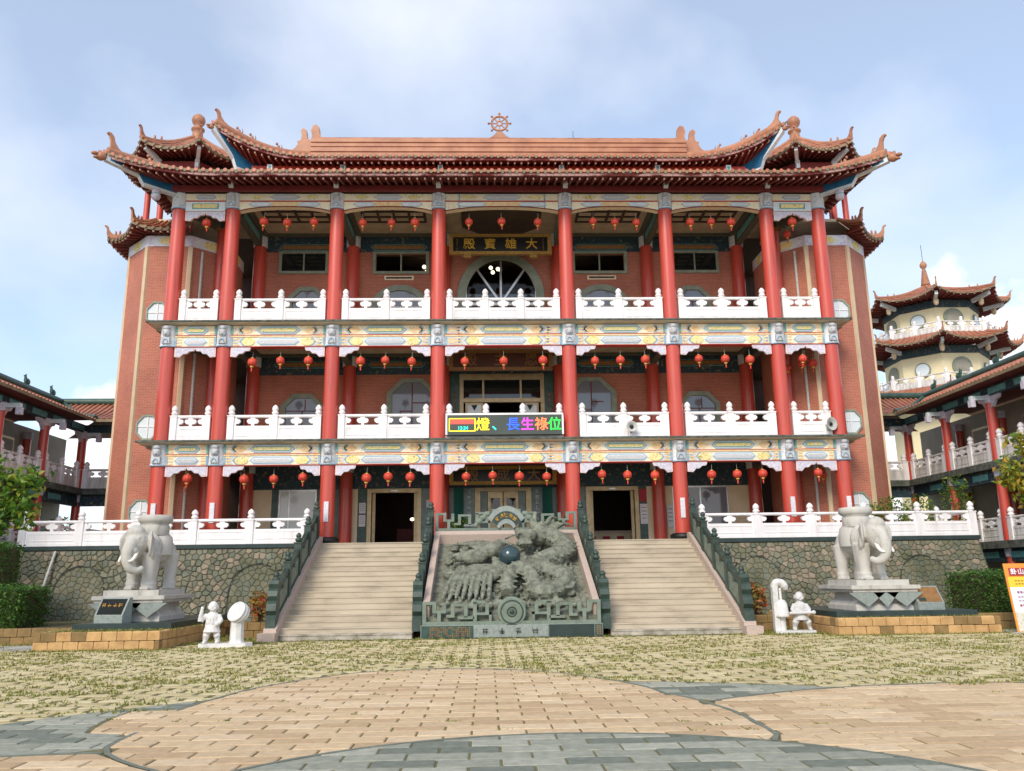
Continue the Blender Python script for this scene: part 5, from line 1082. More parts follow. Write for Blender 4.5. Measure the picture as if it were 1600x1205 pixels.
# ================================================================== novice monk statues
W_ = 'marble_white'
def monk(pose):
    s = MB(); w = 'marble_white'
    s.ell((0, -.01, .90), (.115, .12, .13), w, 14, 10); s.ell((0, -.11, .88), (.02, .03, .025), w, 8, 6); s.ell((-.055, -.095, .855), (.045, .04, .04), w, 8, 6); s.ell((.055, -.095, .855), (.045, .04, .04), w, 8, 6)
    for a in (-1, 1): s.ell((a*.12, 0, .88), (.02, .035, .045), w, 8, 6); s.ell((a*.045, -.115, .905), (.016, .012, .010), w, 6, 5)
    s.tube([(-.045, -.115, .825), (0, -.125, .818), (.045, -.115, .825)], .010, w, 6); s.tube([(0, 0, .80), (0, 0, .74)], [.065, .08], w, 10)
    s.ell((0, 0, .64), (.17, .12, .14), w, 14, 10); s.ell((0, -.01, .52), (.165, .13, .14), w, 14, 10)
    s.lathe([(.165, .44), (.18, .38), (.215, .29), (.20, .285)], (0, 0, 0), w, 16); s.tube([(-.17, 0, .46), (0, -.135, .46), (.17, 0, .46), (0, .13, .46), (-.17, 0, .46)], .018, w, 6)
    if pose == 'drum':
        s.tube([(-.13, 0, .70), (-.24, -.03, .60), (-.27, -.05, .55)], [.065, .06, .075], w, 10); s.tube([(-.27, -.05, .55), (-.27, -.07, .70), (-.25, -.07, .82)], [.08, .055, .04], w, 10); s.ell((-.245, -.075, .86), (.045, .045, .05), w, 8, 6)
        s.tube([(.14, 0, .69), (.21, -.04, .56), (.17, -.14, .48)], [.065, .06, .045], w, 10); s.ell((.14, -.16, .48), (.05, .05, .05), w, 8, 6)
        lg = [((-.09, 0, .34), (-.12, -.05, .2), (-.15, .0, .06)), ((.09, 0, .34), (.14, -.06, .2), (.15, 0, .06))]
    else:
        for a in (-1, 1): s.tube([(a*.14, 0, .69), (a*.22, -.05, .56), (a*.20, -.16, .48)], [.068, .062, .05], w, 10); s.ell((a*.19, -.19, .475), (.055, .05, .05), w, 8, 6)
        s.tube([(-.34, -.20, .47), (.30, -.20, .485)], .042, w, 10); s.ell((.30, -.2, .485), .06, w, 8, 6)
        lg = [((-.09, 0, .34), (-.17, -.06, .22), (-.18, .02, .06)), ((.09, 0, .34), (.19, -.06, .22), (.22, .0, .06))]
    for q in lg: s.tube(q, [.10, .085, .06], w, 10); s.ell((q[2][0], q[2][1]-.05, .045), (.06, .11, .045), w, 10, 6)
    for x in (-.03, .03): s.ell((x, -.13, .59), (.02, .015, .05), w, 6, 5)
    return baked(s, 'novice_monk', .014, 2, .5)
o = empty('drummer_statue', (-7.42, -8.15, 0), rz=math.radians(6), label='white marble novice monk raising one arm beside a drum', cat='statue')
m = MB(); m.prism([(-.34, -.22), (.78, -.22), (.92, -.05), (.86, .2), (-.2, .24), (-.38, .08)], (0, 0, 0), (1, 0, 0), (0, 1, 0), .09, 'marble_white'); put('statue_base', m, o, world=False)
put('monk_figure', monk('drum'), o, world=False, loc=(-.08, 0, .07))
m = MB(); m.lathe([(.20, 0), (.17, .06), (.16, .52), (.18, .56)], (.52, .02, .08), 'marble_white', 8, False); put('drum_stand', m, o, world=False)
m = MB(); m.lathe([(.235, -.11), (.262, -.10), (.262, -.08), (.25, -.07), (.275, 0), (.25, .07), (.262, .08), (.262, .10), (.235, .11)], (0, 0, 0), 'marble_white', 26, False); q = MB(); RM = Matrix.Rotation(math.radians(62), 3, 'X'); RZ_ = Matrix.Rotation(math.radians(-34), 3, 'Z'); q.merge(m, lambda p: RZ_ @ (RM @ p)+Vector((.54, 0, .80))); put('drum', q, o, world=False)
o = empty('bell_ringer_statue', (7.62, -6.75, 0), rz=math.radians(-4), label='white marble novice monk holding a pole beside a hanging bell', cat='statue')
m = MB(); m.prism([(-.56, -.2), (.5, -.22), (.56, -.02), (.4, .2), (-.5, .22)], (0, 0, 0), (1, 0, 0), (0, 1, 0), .09, 'marble_white'); put('statue_base', m, o, world=False)
put('monk_figure', monk('bell'), o, world=False, loc=(.18, 0, .07))
m = MB(); m.box(-.54, -.40, -.1, .1, .06, 1.32, 'marble_white'); m.tube(spline([(-.47, 0, 1.2), (-.42, -.02, 1.34), (-.28, -.04, 1.34), (-.2, -.05, 1.24), (-.17, -.05, 1.14)], 4), [.10]*13+[.08, .07, .06, .03], 'marble_white', 10); m.ell((-.22, -.05, 1.25), (.10, .08, .08), 'marble_white', 10, 8); m.tube([(-.33, -.03, 1.2), (-.32, -.03, .85)], .035, 'marble_white', 8); put('bell_frame', m, o, world=False)
m = MB(); m.lathe([(.02, .46), (.09, .44), (.14, .36), (.16, .2), (.18, .06), (.205, 0), (.17, 0)], (-.31, -.03, .44), 'marble_white', 18); m.lathe([(.12, .0), (.12, .40)], (-.33, .04, .05), 'marble_white', 10); put('bell', m, o, world=False)
# ================================================================== side galleries (wings)
def wing(sg):
    sd_ = 'left' if sg < 0 else 'right'
    o = empty('side_gallery', (sg*20, 2, 0), label=f'{sd_} side gallery with red columns, white rails and tiled roof', cat='building')
    X = 18.4; Y0, Y1 = -6.0, 6.9; zs = 5.55; zl = 2.65
    bx = lambda m, a, b_, *r: m.box(min(sg*a, sg*b_), max(sg*a, sg*b_), *r)
    for z in (zl, zs):
        m = MB(); bx(m, X-.35, 25, Y0, 6.55, z-.28, z-.02, 'slab_edge'); m.box(min(sg*14.6, sg*25), max(sg*14.6, sg*25), 6.55, 10.6, z-.28, z-.02, 'slab_edge'); put('gallery_floor', m, o)
        m = MB(); bx(m, X-.1, X+.14, Y0, 6.8, z-.75, z-.285, 'frieze'); m.box(min(sg*14.9, sg*X), max(sg*14.9, sg*X), 6.8, 7.0, z-.75, z-.285, 'frieze')
        for yy in np.arange(Y0+1.2, 6.4, 1.6): bx(m, X-.12, X-.1, yy-.5, yy+.5, z-.62, z-.4, 'beam_teal')
        put('floor_beam', m, o)
    ys = [6.9, 3.7, .5, -2.7, -5.9]
    for z0, z1 in ((0, zl-.28), (zl, zs-.28), (zs, 8.05)):
        c = MB(); c.lathe([(.18, 0), (.17, z1-z0)], (0, 0, 0), 'red', 14); c.lathe([(.2, z1-z0-.3), (.22, z1-z0)], (0, 0, 0), 'bracket', 14); cm = c.mesh('gallery_column')
        for y in ys:
            put('gallery_column', cm, o, loc=(sg*X, y, z0))
            if z0 > 0: put('gallery_column', cm, o, loc=(sg*(X+2.4), y, z0))
        for x in (16.3,):
            for y in (6.9, 10.2): put('gallery_column', cm, o, loc=(sg*x, y, z0))
    # carved brackets under the eaves
    for y in ys:
        m = MB(); m.prism([(-.7, 0), (.7, 0), (.62, -.14), (.4, -.2), (.22, -.42), (-.22, -.42), (-.4, -.2), (-.62, -.14)], (sg*X-.06, y, 8.0), (0, 1, 0), (0, 0, 1), .12, 'bracket')
        bx(m, X-.75, X-.1, y-.08, y+.08, 7.86, 8.02, 'beam_white'); bx(m, X-.8, X-.6, y-.09, y+.09, 7.6, 7.86, 'bracket'); put('carved_bracket', m, o)
    m = MB(); bx(m, X-.1, X+.1, Y0, 6.8, 8.0, 8.35, 'frieze'); bx(m, 15.0, X, 6.82, 7.02, 8.0, 8.35, 'frieze')
    for yy in np.arange(Y0+1.0, 6.4, 1.6): bx(m, X-.12, X-.1, yy-.55, yy+.55, 8.06, 8.28, 'beam_teal')
    put('eave_beam', m, o)
    m = MB(); bx(m, 20.9, 21.1, Y0, 10.5, 0, 8.3, 'wall_grey'); bx(m, X-.1, 21, 10.5, 10.6, 0, 2.4, 'wall_grey'); put('gallery_wall', m, o)
    for k, (y, w_, mt) in enumerate(((5.2, 1.5, 'wall_grey'), (2.0, .8, 'glass_mid'), (1.0, .5, 'glass_mid'), (-1.6, 1.2, 'red_dark'), (-4.2, 1.4, 'glass_mid'))):
        m = MB(); bx(m, 20.82, 20.9, y-w_/2, y+w_/2, zs, zs+2.1, 'bronze'); bx(m, 20.79, 20.82, y-w_/2+.1, y+w_/2-.1, zs+.1, zs+2.0, mt); put('gallery_door', m, o)
    for z in (zl, zs):
        for a, b_ in zip(ys[:-1], ys[1:]): balustrade(o, (sg*(X), a-.3), (sg*(X), b_+.3), z, 2, 'white_old')
        p, q = (sg*(X-.3), 6.9), (sg*15.2, 6.9); balustrade(o, p if sg > 0 else p, q, z, 2, 'white_old')
        balustrade(o, (sg*(X-.3), 10.3), (sg*15.2, 10.3), z, 2, 'white_old')
    # roof over the side range: slope facing the court, ridge, then the link roof facing front
    m = MB(); rl = MB(); xe, xr, ze, zr = 17.55, 20.6, 8.45, 9.75
    def pt(u, y): return Vector((sg*(xe+(xr-xe)*u), y, ze+(zr-ze)*u-.16*math.sin(PI*u)))
    def lift(y): return 0.0
    Us = np.linspace(0, 1, 7); ymax = lambda u: 6.1+3.0*u
    m.strip([pt(u, Y0) for u in Us], [pt(u, ymax(u)) for u in Us], 'tile_wing', True, sg < 0)
    n = 0
    y = Y0+.1
    while y < 9.0:
        u0 = max(0, (y-6.1)/3.0)
        rl.tube([pt(u, y)+Vector((0, 0, .02)) for u in np.linspace(u0, 1, 5)], .055, 'tile_wing', 6); y += .25
    def pt2(u, x): return Vector((sg*x, 6.1+3.0*u, ze+(zr-ze)*u-.16*math.sin(PI*u)))
    m.strip([pt2(u, 14.5) for u in Us], [pt2(u, xe+(xr-xe)*u) for u in Us], 'tile_wing', True, sg > 0)
    x = 14.6
    while x < 20.4:
        u0 = max(0, (x-xe)/(xr-xe)); rl.tube([pt2(u, x)+Vector((0, 0, .02)) for u in np.linspace(u0, 1, 5)], .055, 'tile_wing', 6); x += .25
    m.strip([Vector((sg*(xr), Y0, zr)), Vector((sg*24, Y0, 8.4))], [Vector((sg*xr, 9.1, zr)), Vector((sg*24, 9.1, 8.4))], 'tile_wing', False, sg < 0)
    r = put('gallery_roof', m, o); put('tile_rolls', rl, r, kind='stuff')
    m = MB(); m.add([(sg*xe, Y0, ze-.03), (sg*xe, 6.1, ze-.03), (sg*21, 6.1, ze-.03), (sg*21, Y0, ze-.03)], [(0, 1, 2, 3)], 'soffit'); m.add([(sg*14.5, 6.1, ze-.03), (sg*xe, 6.1, ze-.03), (sg*21, 10.8, ze-.03), (sg*14.5, 10.8, ze-.03)], [(0, 1, 2, 3)], 'soffit')
    bx(m, xe, xe+.04, Y0, 6.1, ze-.1, ze+.02, 'tile_drip'); bx(m, 14.5, xe, 6.08, 6.12, ze-.1, ze+.02, 'tile_drip'); put('soffit', m, r)
    m = MB(); m.tube([(sg*xr, Y0, zr+.12), (sg*xr, 9.1, zr+.12)], .17, 'ridge_green', 8); m.tube([(sg*14.5, 9.1, zr+.12), (sg*xr, 9.1, zr+.12)], .17, 'ridge_green', 8); put('ridge', m, r)
    m = MB(); m.tube([pt(1, 9.1)+Vector((0, 0, .1)), pt(.5, 7.6)+Vector((0, 0, .08)), pt(0, 6.1)+Vector((0, 0, .1))], .1, 'ridge_green', 8); put('valley_ridge', m, r)
    for y in (3.2, 6.0, 8.2):
        m = MB(); m.ell((sg*xr, y, zr+.38), (.1, .2, .16), 'ridge_green', 8, 6); m.tube([(sg*xr, y-.12, zr+.4), (sg*xr, y-.22, zr+.62), (sg*xr, y-.1, zr+.7)], [.09, .06, .02], 'ridge_green', 6); put('ridge_beast', m, r)
    return o
wing(-1); wing(1)
# ================================================================== distant pagoda
PG = empty('pagoda', (33.2, 30, 0), label='cream octagonal pagoda with three orange roofs and spire far right', cat='pagoda')
px, py = 33.2, 30.0
def pring(R_, z0, z1, mt, nm, n=8):
    m = MB(); m.prism([(px+R_*math.cos(PI/8+k*PI/4), py+R_*math.sin(PI/8+k*PI/4)) for k in range(n)], (0, 0, z0), (1, 0, 0), (0, 1, 0), z1-z0, mt); return put(nm, m, PG)
MT = ('tile_wing', 'tile_drip', 'red_dark', 'ridge')
tiers = [(0, 13.3, 3.4), (14.6, 17.2, 3.55), (18.3, 20.7, 3.25)]
for z0, z1, R_ in tiers:
    pring(R_, z0, z1, 'wall_yellow', 'pagoda_wall'); pring(R_*1.02, z1-.45, z1+.1, 'frieze', 'eave_frieze')
for z0, z1, R_ in tiers[1:]:
    for k in range(8):
        a = PI/4*k; c_ = Vector((px+R_*math.cos(PI/8)*math.cos(a), py+R_*math.cos(PI/8)*math.sin(a), 0)); t = Vector((-math.sin(a), math.cos(a), 0)); nr = Vector((math.cos(a), math.sin(a), 0))
        if nr.y > .3: continue
        m = MB()
        if k % 2 == 0:
            m.prism([(.72*math.cos(q), .72*math.sin(q)) for q in np.linspace(0, 2*PI, 19)[:-1]], c_+Vector((0, 0, z0+1.15)), t, (0, 0, 1), .12, 'frame_stone'); m.prism([(.52*math.cos(q), .52*math.sin(q)) for q in np.linspace(0, 2*PI, 19)[:-1]], c_+nr*.12+Vector((0, 0, z0+1.15)), t, (0, 0, 1), .02, 'wall_grey')
        else:
            m.prism([(.55*math.cos(q), .55*math.sin(q)) for q in np.linspace(0, 2*PI, 19)[:-1]], c_+Vector((0, 0, z0+1.1)), t, (0, 0, 1), .10, 'frame_stone'); m.prism([(.46*math.cos(q), .46*math.sin(q)) for q in np.linspace(0, 2*PI, 19)[:-1]], c_+nr*.10+Vector((0, 0, z0+1.1)), t, (0, 0, 1), .02, 'glass_pale')
        put('round_window', m, PG)
for z, R_, Rt in ((13.5, 6.0, 4.9), (17.4, 5.6, 4.4), (20.8, 5.2, .3)):
    octroof(PG, px, py, R_, z, Rt, z+(.75 if Rt > 1 else 2.0), .45, 'pagoda_roof', (), MT, pitch=.45, horn=.5, lift_out=.3, rsoff=3.4)
    for k in range(8):
        a = PI/8+k*PI/4
        if math.sin(a) > .5: continue
        d = Vector((math.cos(a), math.sin(a), 0)); c_ = Vector((px, py, z-.2)); m = MB(); m.bar(c_+d*3.6, c_+d*5.0+Vector((0, 0, .25)), .2, .28, 'beam_white'); m.lathe([(.05, -.5), (.16, -.4), (.18, -.1), (.1, 0)], (px+4.3*d.x, py+4.3*d.y, z-.2), 'strip', 8); put('eave_bracket', m, PG)
for z, R_ in ((14.35, 4.7), (18.2, 4.25)):
    for k in range(8):
        a0, a1 = PI/8+k*PI/4, PI/8+(k+1)*PI/4
        if math.sin((a0+a1)/2) > .75: continue
        balustrade(PG, (px+R_*math.cos(a1), py+R_*math.sin(a1)), (px+R_*math.cos(a0), py+R_*math.sin(a0)), z-.1, 2, 'white_old')
m = MB(); m.lathe([(.42, 22.6), (.34, 23.0)]+[(r_*k_, 23.0+.16*i+dz) for i in range(8) for r_, k_, dz in (((.36-.025*i), 1, 0), ((.30-.025*i), 1, .12))]+[(.12, 24.35), (.24, 24.5), (.26, 24.7), (.14, 24.9), (.02, 25.0)], (px, py, 0), 'ridge', 12); put('spire', m, PG)
m = MB(); m.tube([(px, py, 25), (px, py, 26.3)], .02, 'black', 5); put('lightning_rod', m, PG)
# ================================================================== plants
def leaves(cs, size, mt, rng, asp=.45, droop=.3, bend=.25):
    """leaf blades at the given centres, each a folded quad pair"""
    n = len(cs); C = np.asarray(cs); a = rng.uniform(0, 2*PI, n); el = rng.normal(-droop, .5, n); s = size*rng.uniform(.6, 1.25, n)
    d = np.stack([np.cos(a)*np.cos(el), np.sin(a)*np.cos(el), np.sin(el)], 1); t = np.cross(d, rng.normal(0, 1, (n, 3))+[0, 0, 1.5]); t /= np.linalg.norm(t, axis=1)[:, None]; nn = np.cross(t, d)
    w = (s*asp/2)[:, None]; L_ = s[:, None]
    V = np.stack([C-d*L_*.5, C-d*L_*.1+t*w+nn*w*bend, C+d*L_*.5-nn*L_*.12, C-d*L_*.1-t*w+nn*w*bend], 1).reshape(-1, 3)
    F = np.arange(4*n).reshape(n, 4); me = bpy.data.meshes.new('leaves'); me.from_pydata(V.tolist(), [], [[f[0], f[1], f[2]] for f in F]+[[f[0], f[2], f[3]] for f in F]); me.materials.append(M[mt]); me.update(); return me
def tree(x, y, lab, mt, blobs, leaf, n, seed, trunk_r=.07, nm='young_tree'):
    rng = np.random.default_rng(seed); o = empty(nm, (x, y, 0), label=lab, cat='tree'); zt = max(b[2] for b in blobs)
    m = MB(); pts = spline([(x, y, 0), (x+.04, y, zt*.35), (x-.03, y+.03, zt*.65), (x, y, zt)], 4); m.tube(pts, [trunk_r*(1-.75*i/len(pts)) for i in range(len(pts))], 'bark', 8); put('trunk', m, o)
    for b in blobs:
        m = MB(); m.tube([(x, y, max(.5, b[2]-.7)), ((x+b[0])/2, (y+b[1])/2, b[2]-.25), (b[0], b[1], b[2]+.1)], [trunk_r*.5, trunk_r*.35, .012], 'bark', 6); put('limb', m, o)
    cs = []; tot = sum(b[3]**2 for b in blobs)
    for b in blobs:
        k = int(n*b[3]**2/tot); v = rng.normal(0, 1, (k, 3)); v /= np.linalg.norm(v, axis=1)[:, None]; r = rng.uniform(.25, 1, k)**.5*b[3]
        cl = rng.normal(0, 1, (max(4, k//14), 3)); cl /= np.linalg.norm(cl, axis=1)[:, None]; idx = rng.integers(0, len(cl), k)
        p = np.array(b[:3])+(.55*cl[idx]+.45*v)*r[:, None]*[1.1, 1.1, 1.05]+rng.normal(0, .06, (k, 3)); cs.append(p)
    put('crown', leaves(np.concatenate(cs), leaf, mt, rng, .62, .45), o); return o
tree(-12.55, -9.0, 'green leafy tree with yellow tips at the left edge', 'leaf_tree', [(-12.6, -9, 3.9, .75), (-12.1, -9.1, 3.3, .6), (-13.2, -8.8, 4.3, .7), (-12.0, -8.9, 4.1, .5), (-12.5, -9.2, 2.95, .5), (-13.2, -9.1, 3.2, .7)], .21, 1500, 3)
tree(14.25, -8.0, 'yellow green leafy tree at the right edge', 'leaf_yellow', [(13.9, -8, 5.0, .55), (13.4, -8.1, 4.25, .5), (14.3, -8, 4.0, .7), (13.75, -8.2, 3.55, .5), (14.8, -7.9, 4.9, .8), (13.5, -7.9, 3.9, .4)], .20, 1300, 4)
def hedge(x0, x1, y0, y1, z0, z1, lab, n, seed):
    rng = np.random.default_rng(seed); o = empty('clipped_hedge', ((x0+x1)/2, (y0+y1)/2, z0), label=lab, cat='hedge')
    m = MB(); m.box(x0+.12, x1-.12, y0+.12, y1-.12, z0, z1-.1, 'soil'); M_ = put('hedge_core', m, o); m = MB()
    p = rng.uniform(0, 1, (n, 3))*[x1-x0, y1-y0, z1-z0]+[x0, y0, z0]
    f = rng.integers(0, 4, n); off = np.abs(rng.normal(0, .07, n)); wob = .07*np.sin(p[:, 0]*5+p[:, 2]*4)+.05*np.sin(p[:, 1]*7+1)
    p[:, 1] = np.where(f == 0, y0+off+wob, p[:, 1]); p[:, 1] = np.where(f == 3, y0+off+wob, p[:, 1]); p[:, 2] = np.where(f == 1, z1-off+wob, p[:, 2]); p[:, 0] = np.where(f == 2, np.where(rng.random(n) < .5, x0+off+wob, x1-off+wob), p[:, 0])
    put('hedge_leaves', leaves(p, .085, 'leaf_hedge', rng, .6, .0), o); return o
hedge(-16.4, -13.25, -6.4, -4.6, .42, 1.5, 'low clipped hedge in the left bed', 9000, 6)
hedge(-18.4, -15.0, -4.5, -3.0, .42, 2.75, 'tall clipped hedge behind the low one on the left', 9000, 7)
hedge(13.55, 17.0, -5.9, -3.6, .42, 1.55, 'clipped hedge in the right bed beside the notice board', 9000, 8)
def shrub(x, y, z, r, h, lab, mt, n, leaf, seed, pot=None, nm='shrub', cat='plant'):
    rng = np.random.default_rng(seed); o = empty(nm, (x, y, z), label=lab, cat=cat); zz = z
    if pot:
        m = MB(); m.lathe([(pot*.7, 0), (pot, pot*1.3), (pot*1.05, pot*1.4), (pot*.8, pot*1.4)], (x, y, z), 'granite_grey', 14); put('pot', m, o); zz = z+pot*1.3
    m = MB()
    for k in range(6): a = rng.uniform(0, 2*PI); m.tube([(x, y, z), (x+.4*r*math.cos(a), y+.4*r*math.sin(a), zz+h*.8)], [.025, .01], 'bark', 5)
    put('stems', m, o)
    v = rng.normal(0, 1, (n, 3)); v /= np.linalg.norm(v, axis=1)[:, None]; p = np.array([x, y, zz+h*.55])+v*(rng.uniform(.2, 1, n)**.5)[:, None]*[r, r, h*.55]; put('foliage', leaves(p, leaf, mt, rng, .5, .1), o); return o
shrub(13.95, .3, 2.8, .75, 1.35, 'bushy green shrub on the terrace beside the right tower', 'leaf_tree', 900, .14, 11)
shrub(16.0, 2.0, 2.8, .7, 1.6, 'light green shrub between right tower and gallery', 'leaf_tree', 800, .13, 12)
shrub(17.0, 1.2, 2.8, .6, 2.3, 'taller feathery shrub near the right gallery column', 'leaf_tree', 700, .13, 13)
shrub(-17.3, 3.5, 2.8, .6, 1.3, 'yellowish shrub by the left gallery on the terrace', 'leaf_yellow', 500, .13, 14)
shrub(-7.2, -4.9, .42, .34, .85, 'red and green leafed shrub beside the left stair foot', 'leaf_red', 260, .16, 15); shrub(7.15, -5.0, .42, .34, .9, 'red and yellow leafed shrub beside the right stair foot', 'leaf_red', 260, .16, 16)
def strap_plant(x, y, z, lab, seed):
    r = random.Random(seed); o = empty('potted_plant', (x, y, z), label=lab, cat='plant', group='potted plants behind the parapet')
    m = MB(); m.lathe([(.18, 0), (.26, .36), (.28, .40), (.2, .4)], (x, y, z), 'granite_grey', 14); put('pot', m, o); m = MB()
    for k in range(34):
        a = r.uniform(0, 2*PI); L_ = r.uniform(.45, .8); up = r.uniform(.35, .75); w_ = r.uniform(.05, .08); P_ = [Vector((x+math.cos(a)*L_*t, y+math.sin(a)*L_*t, z+.38+up*(1.9*t-1.35*t*t))) for t in (0, .3, .6, .85, 1)]; s_ = Vector((-math.sin(a), math.cos(a), 0))
        ws = [.4*w_, w_, w_, .6*w_, .05*w_]; m.strip([p-s_*q for p, q in zip(P_, ws)], [p+s_*q for p, q in zip(P_, ws)], 'leaf_pot', True)
    put('strap_leaves', m, o)
strap_plant(-1.72, .35, 2.8, 'potted plant with arching leaves behind parapet, left of doors', 1); strap_plant(1.85, .35, 2.8, 'potted plant with arching leaves behind parapet, right of doors', 2)
# ================================================================== lanterns
LB = MB(); LB.lathe([(.03, .17), (.10, .165), (.16, .12), (.19, .05), (.195, 0), (.18, -.07), (.14, -.13), (.08, -.165), (.03, -.17)], (0, 0, 0), 'lantern', 16); LBM = LB.mesh('lantern_body')
m = MB()
for k in range(10):
    a = 2*PI*k/10; m.tube([(q*math.cos(a), q*math.sin(a), z) for q, z in ((.10, .167), (.163, .12), (.194, .05), (.199, 0), (.184, -.07), (.143, -.132), (.08, -.168))], .005, 'line_red', 4)
LRM = m.mesh('rib'); m = MB(); m.lathe([(.06, .165), (.065, .2), (.05, .2)], (0, 0, 0), 'lantern_gold', 12); m.tube([(0, 0, .2), (0, 0, .46)], .007, 'grey_pale', 5); LCM = m.mesh('cap')
m = MB(); m.lathe([(.065, -.16), (.075, -.19), (.075, -.225), (.05, -.235)], (0, 0, 0), 'lantern_gold', 12); m.lathe([(.012, -.235), (.03, -.27), (.03, -.40), (.02, -.42)], (0, 0, 0), 'lantern', 8); LTM = m.mesh('tassel')
FN = ['ground storey', 'middle storey', 'top storey']; BN = ['far left end bay', 'second bay from left', 'bay left of centre', 'centre bay', 'bay right of centre', 'second bay from right', 'far right end bay']
LN = {2: [[-11.28], [-9.1, -8.22, -7.2], [-5.35, -4.25, -3.35], [-1.28, -.02, 1.38], [3.52, 4.36, 5.2], [7.3, 8.12, 8.9], [11.3]],
      1: [[], [-9.25, -8.22, -7.2], [-5.28, -4.38, -3.4], [-1.44, .0, 1.46], [3.4, 4.35, 5.28], [7.3, 8.28, 9.22], [11.22]],
      0: [[-11.3], [-9.3, -8.25, -7.22], [-4.95, -4.18, -3.4], [-1.4, -.44, .52, 1.5], [3.5, 4.42, 5.42], [7.48, 8.42, 9.36], [11.38]]}
LZ = {2: 14.93, 1: 9.42, 0: 5.12}
def lantern(x, y, z, lab):
    o = empty('lantern', (x, y, z), label=lab, cat='lantern', group='red lanterns hanging along the galleries')
    put('lantern_body', LBM, o, world=False); put('ribs', LRM, o, world=False, kind='stuff'); put('cap', LCM, o, world=False); put('tassel', LTM, o, world=False); o.rotation_euler.z = random.uniform(0, 1); o.scale = (random.uniform(.76, .87),)*3; o.rotation_euler.x = random.uniform(-.07, .07); o.rotation_euler.y = random.uniform(-.07, .07)
for f, bays in LN.items():
    for b, xs in enumerate(bays):
        for k, x in enumerate(xs):
            w_ = ['', 'only', '', '', ''][len(xs)] if len(xs) == 1 else {2: ['left', 'right'], 3: ['left', 'middle', 'right'], 4: ['leftmost', 'second', 'third', 'rightmost']}[len(xs)][k]
            lantern(x, .05+random.uniform(-.04, .04), LZ[f]+random.uniform(-.03, .04), f'{w_} red lantern in the {BN[b]}, {FN[f]}')
for f, pos in ((2, [(11.55, 1.3)]), (1, [(11.5, .9), (11.2, 1.6), (11.9, .8)]), (0, [(-11.75, 1.2), (11.85, .8)])):
    for k, (x, y) in enumerate(pos): lantern(x, y, LZ[f]+.02, f'red lantern set back {["nearest", "deepest", "outermost"][k]} in the {BN[0 if x < 0 else 6]}, {FN[f]}')
# ================================================================== signboards
def board(x0, x1, z0, z1, y, field, frame, chars, mt, lab, fs, sp, size, feet=True):
    o = empty('signboard', ((x0+x1)/2, y, z0), label=lab, cat='signboard')
    m = MB(); m.box(x0+.1, x1-.1, y-.02, y+.10, z0+.1, z1-.1, field); put('board_field', m, o); m = MB()
    for a in ((x0, x1, z0, z0+.13), (x0, x1, z1-.13, z1), (x0, x0+.16, z0+.13, z1-.13), (x1-.16, x1, z0+.13, z1-.13)): m.box(a[0], a[1], y-.08, y+.08, a[2], a[3], frame)
    put('board_frame', m, o)
    if feet:
        for xx in (x0+.75, x1-.75): m = MB(); m.box(xx-.16, xx+.16, y-.06, y+.08, z0-.14, z0-.002, frame); put('board_foot', m, o)
    n = len(chars)
    for k, ch in enumerate(chars): put('character', glyphs(ch, size, mt, .012, .006), o, loc=((x0+x1)/2+(k-(n-1)/2)*sp, y-.04, (z0+z1)/2-.01), rot=FACE)
    return o
o = board(-2.14, 2.08, 14.53, 15.42, 2.4, 'board_black', 'gilt_frame', '殿寶雄大', 'gold', 'black signboard with four gold characters over the arched doorway', 0, .86, .50)
put('small_lettering', strokes(6, .08, 'gold_dull', 90), o, loc=(-1.82, 2.37, 15.2)); put('small_lettering', strokes(6, .08, 'gold_dull', 91), o, loc=(1.74, 2.37, 15.2))
board(-2.13, 2.0, 9.62, 10.46, 2.4, 'board_brown', 'gold_dull', '殿主恩', 'gold_dull', 'brown signboard with dull gold characters in the middle storey', 0, 1.22, .56, False)
board(-2.11, 2.06, 5.08, 5.80, 2.5, 'board_black', 'gilt_frame', '殿成大', 'gold_dull', 'black signboard with gilt frame above the ground floor doors', 0, 1.2, .52, False)
# LED display on the middle balustrade
o = empty('led_display', (0, -.34, 6.56), label='dark LED display with rainbow characters on the middle balustrade', cat='display')
m = MB(); m.box(-2.05, 2.05, -.42, -.14, 6.56, 7.27, 'led_off'); put('display_panel', m, o); m = MB(); m.box(-2.08, 2.08, -.44, -.13, 7.271, 7.34, 'white'); m.box(-2.12, -2.055, -.44, -.13, 6.56, 7.27, 'white'); m.box(2.055, 2.12, -.44, -.13, 6.56, 7.27, 'white'); put('display_casing', m, o)
for ch, x, mt in (('燈', -.78, 'led_y'), ('、', -.22, 'led_c'), ('長', .30, 'led_b'), ('生', .82, 'led_p'), ('祿', 1.32, 'led_o'), ('位', 1.80, 'led_g')):
    put('lit_character', glyphs(ch, .50, mt, .004, .004), o, loc=(x, -.43, 6.90), rot=FACE)
m = MB()
for a in ((-2.0, -1.05, 7.13, 7.16), (-2.0, -1.05, 6.68, 6.71), (-2.0, -1.97, 6.71, 7.13), (-1.08, -1.05, 6.71, 7.13)): m.box(a[0], a[1], -.428, -.42, a[2], a[3], 'led_y')
m.box(-1.95, -1.10, -.428, -.42, 6.95, 7.10, 'led_r'); put('lit_frame', m, o); put('lit_time', glyphs('13:24', .17, 'led_c', .004, .004), o, loc=(-1.5, -.43, 6.80), rot=FACE)
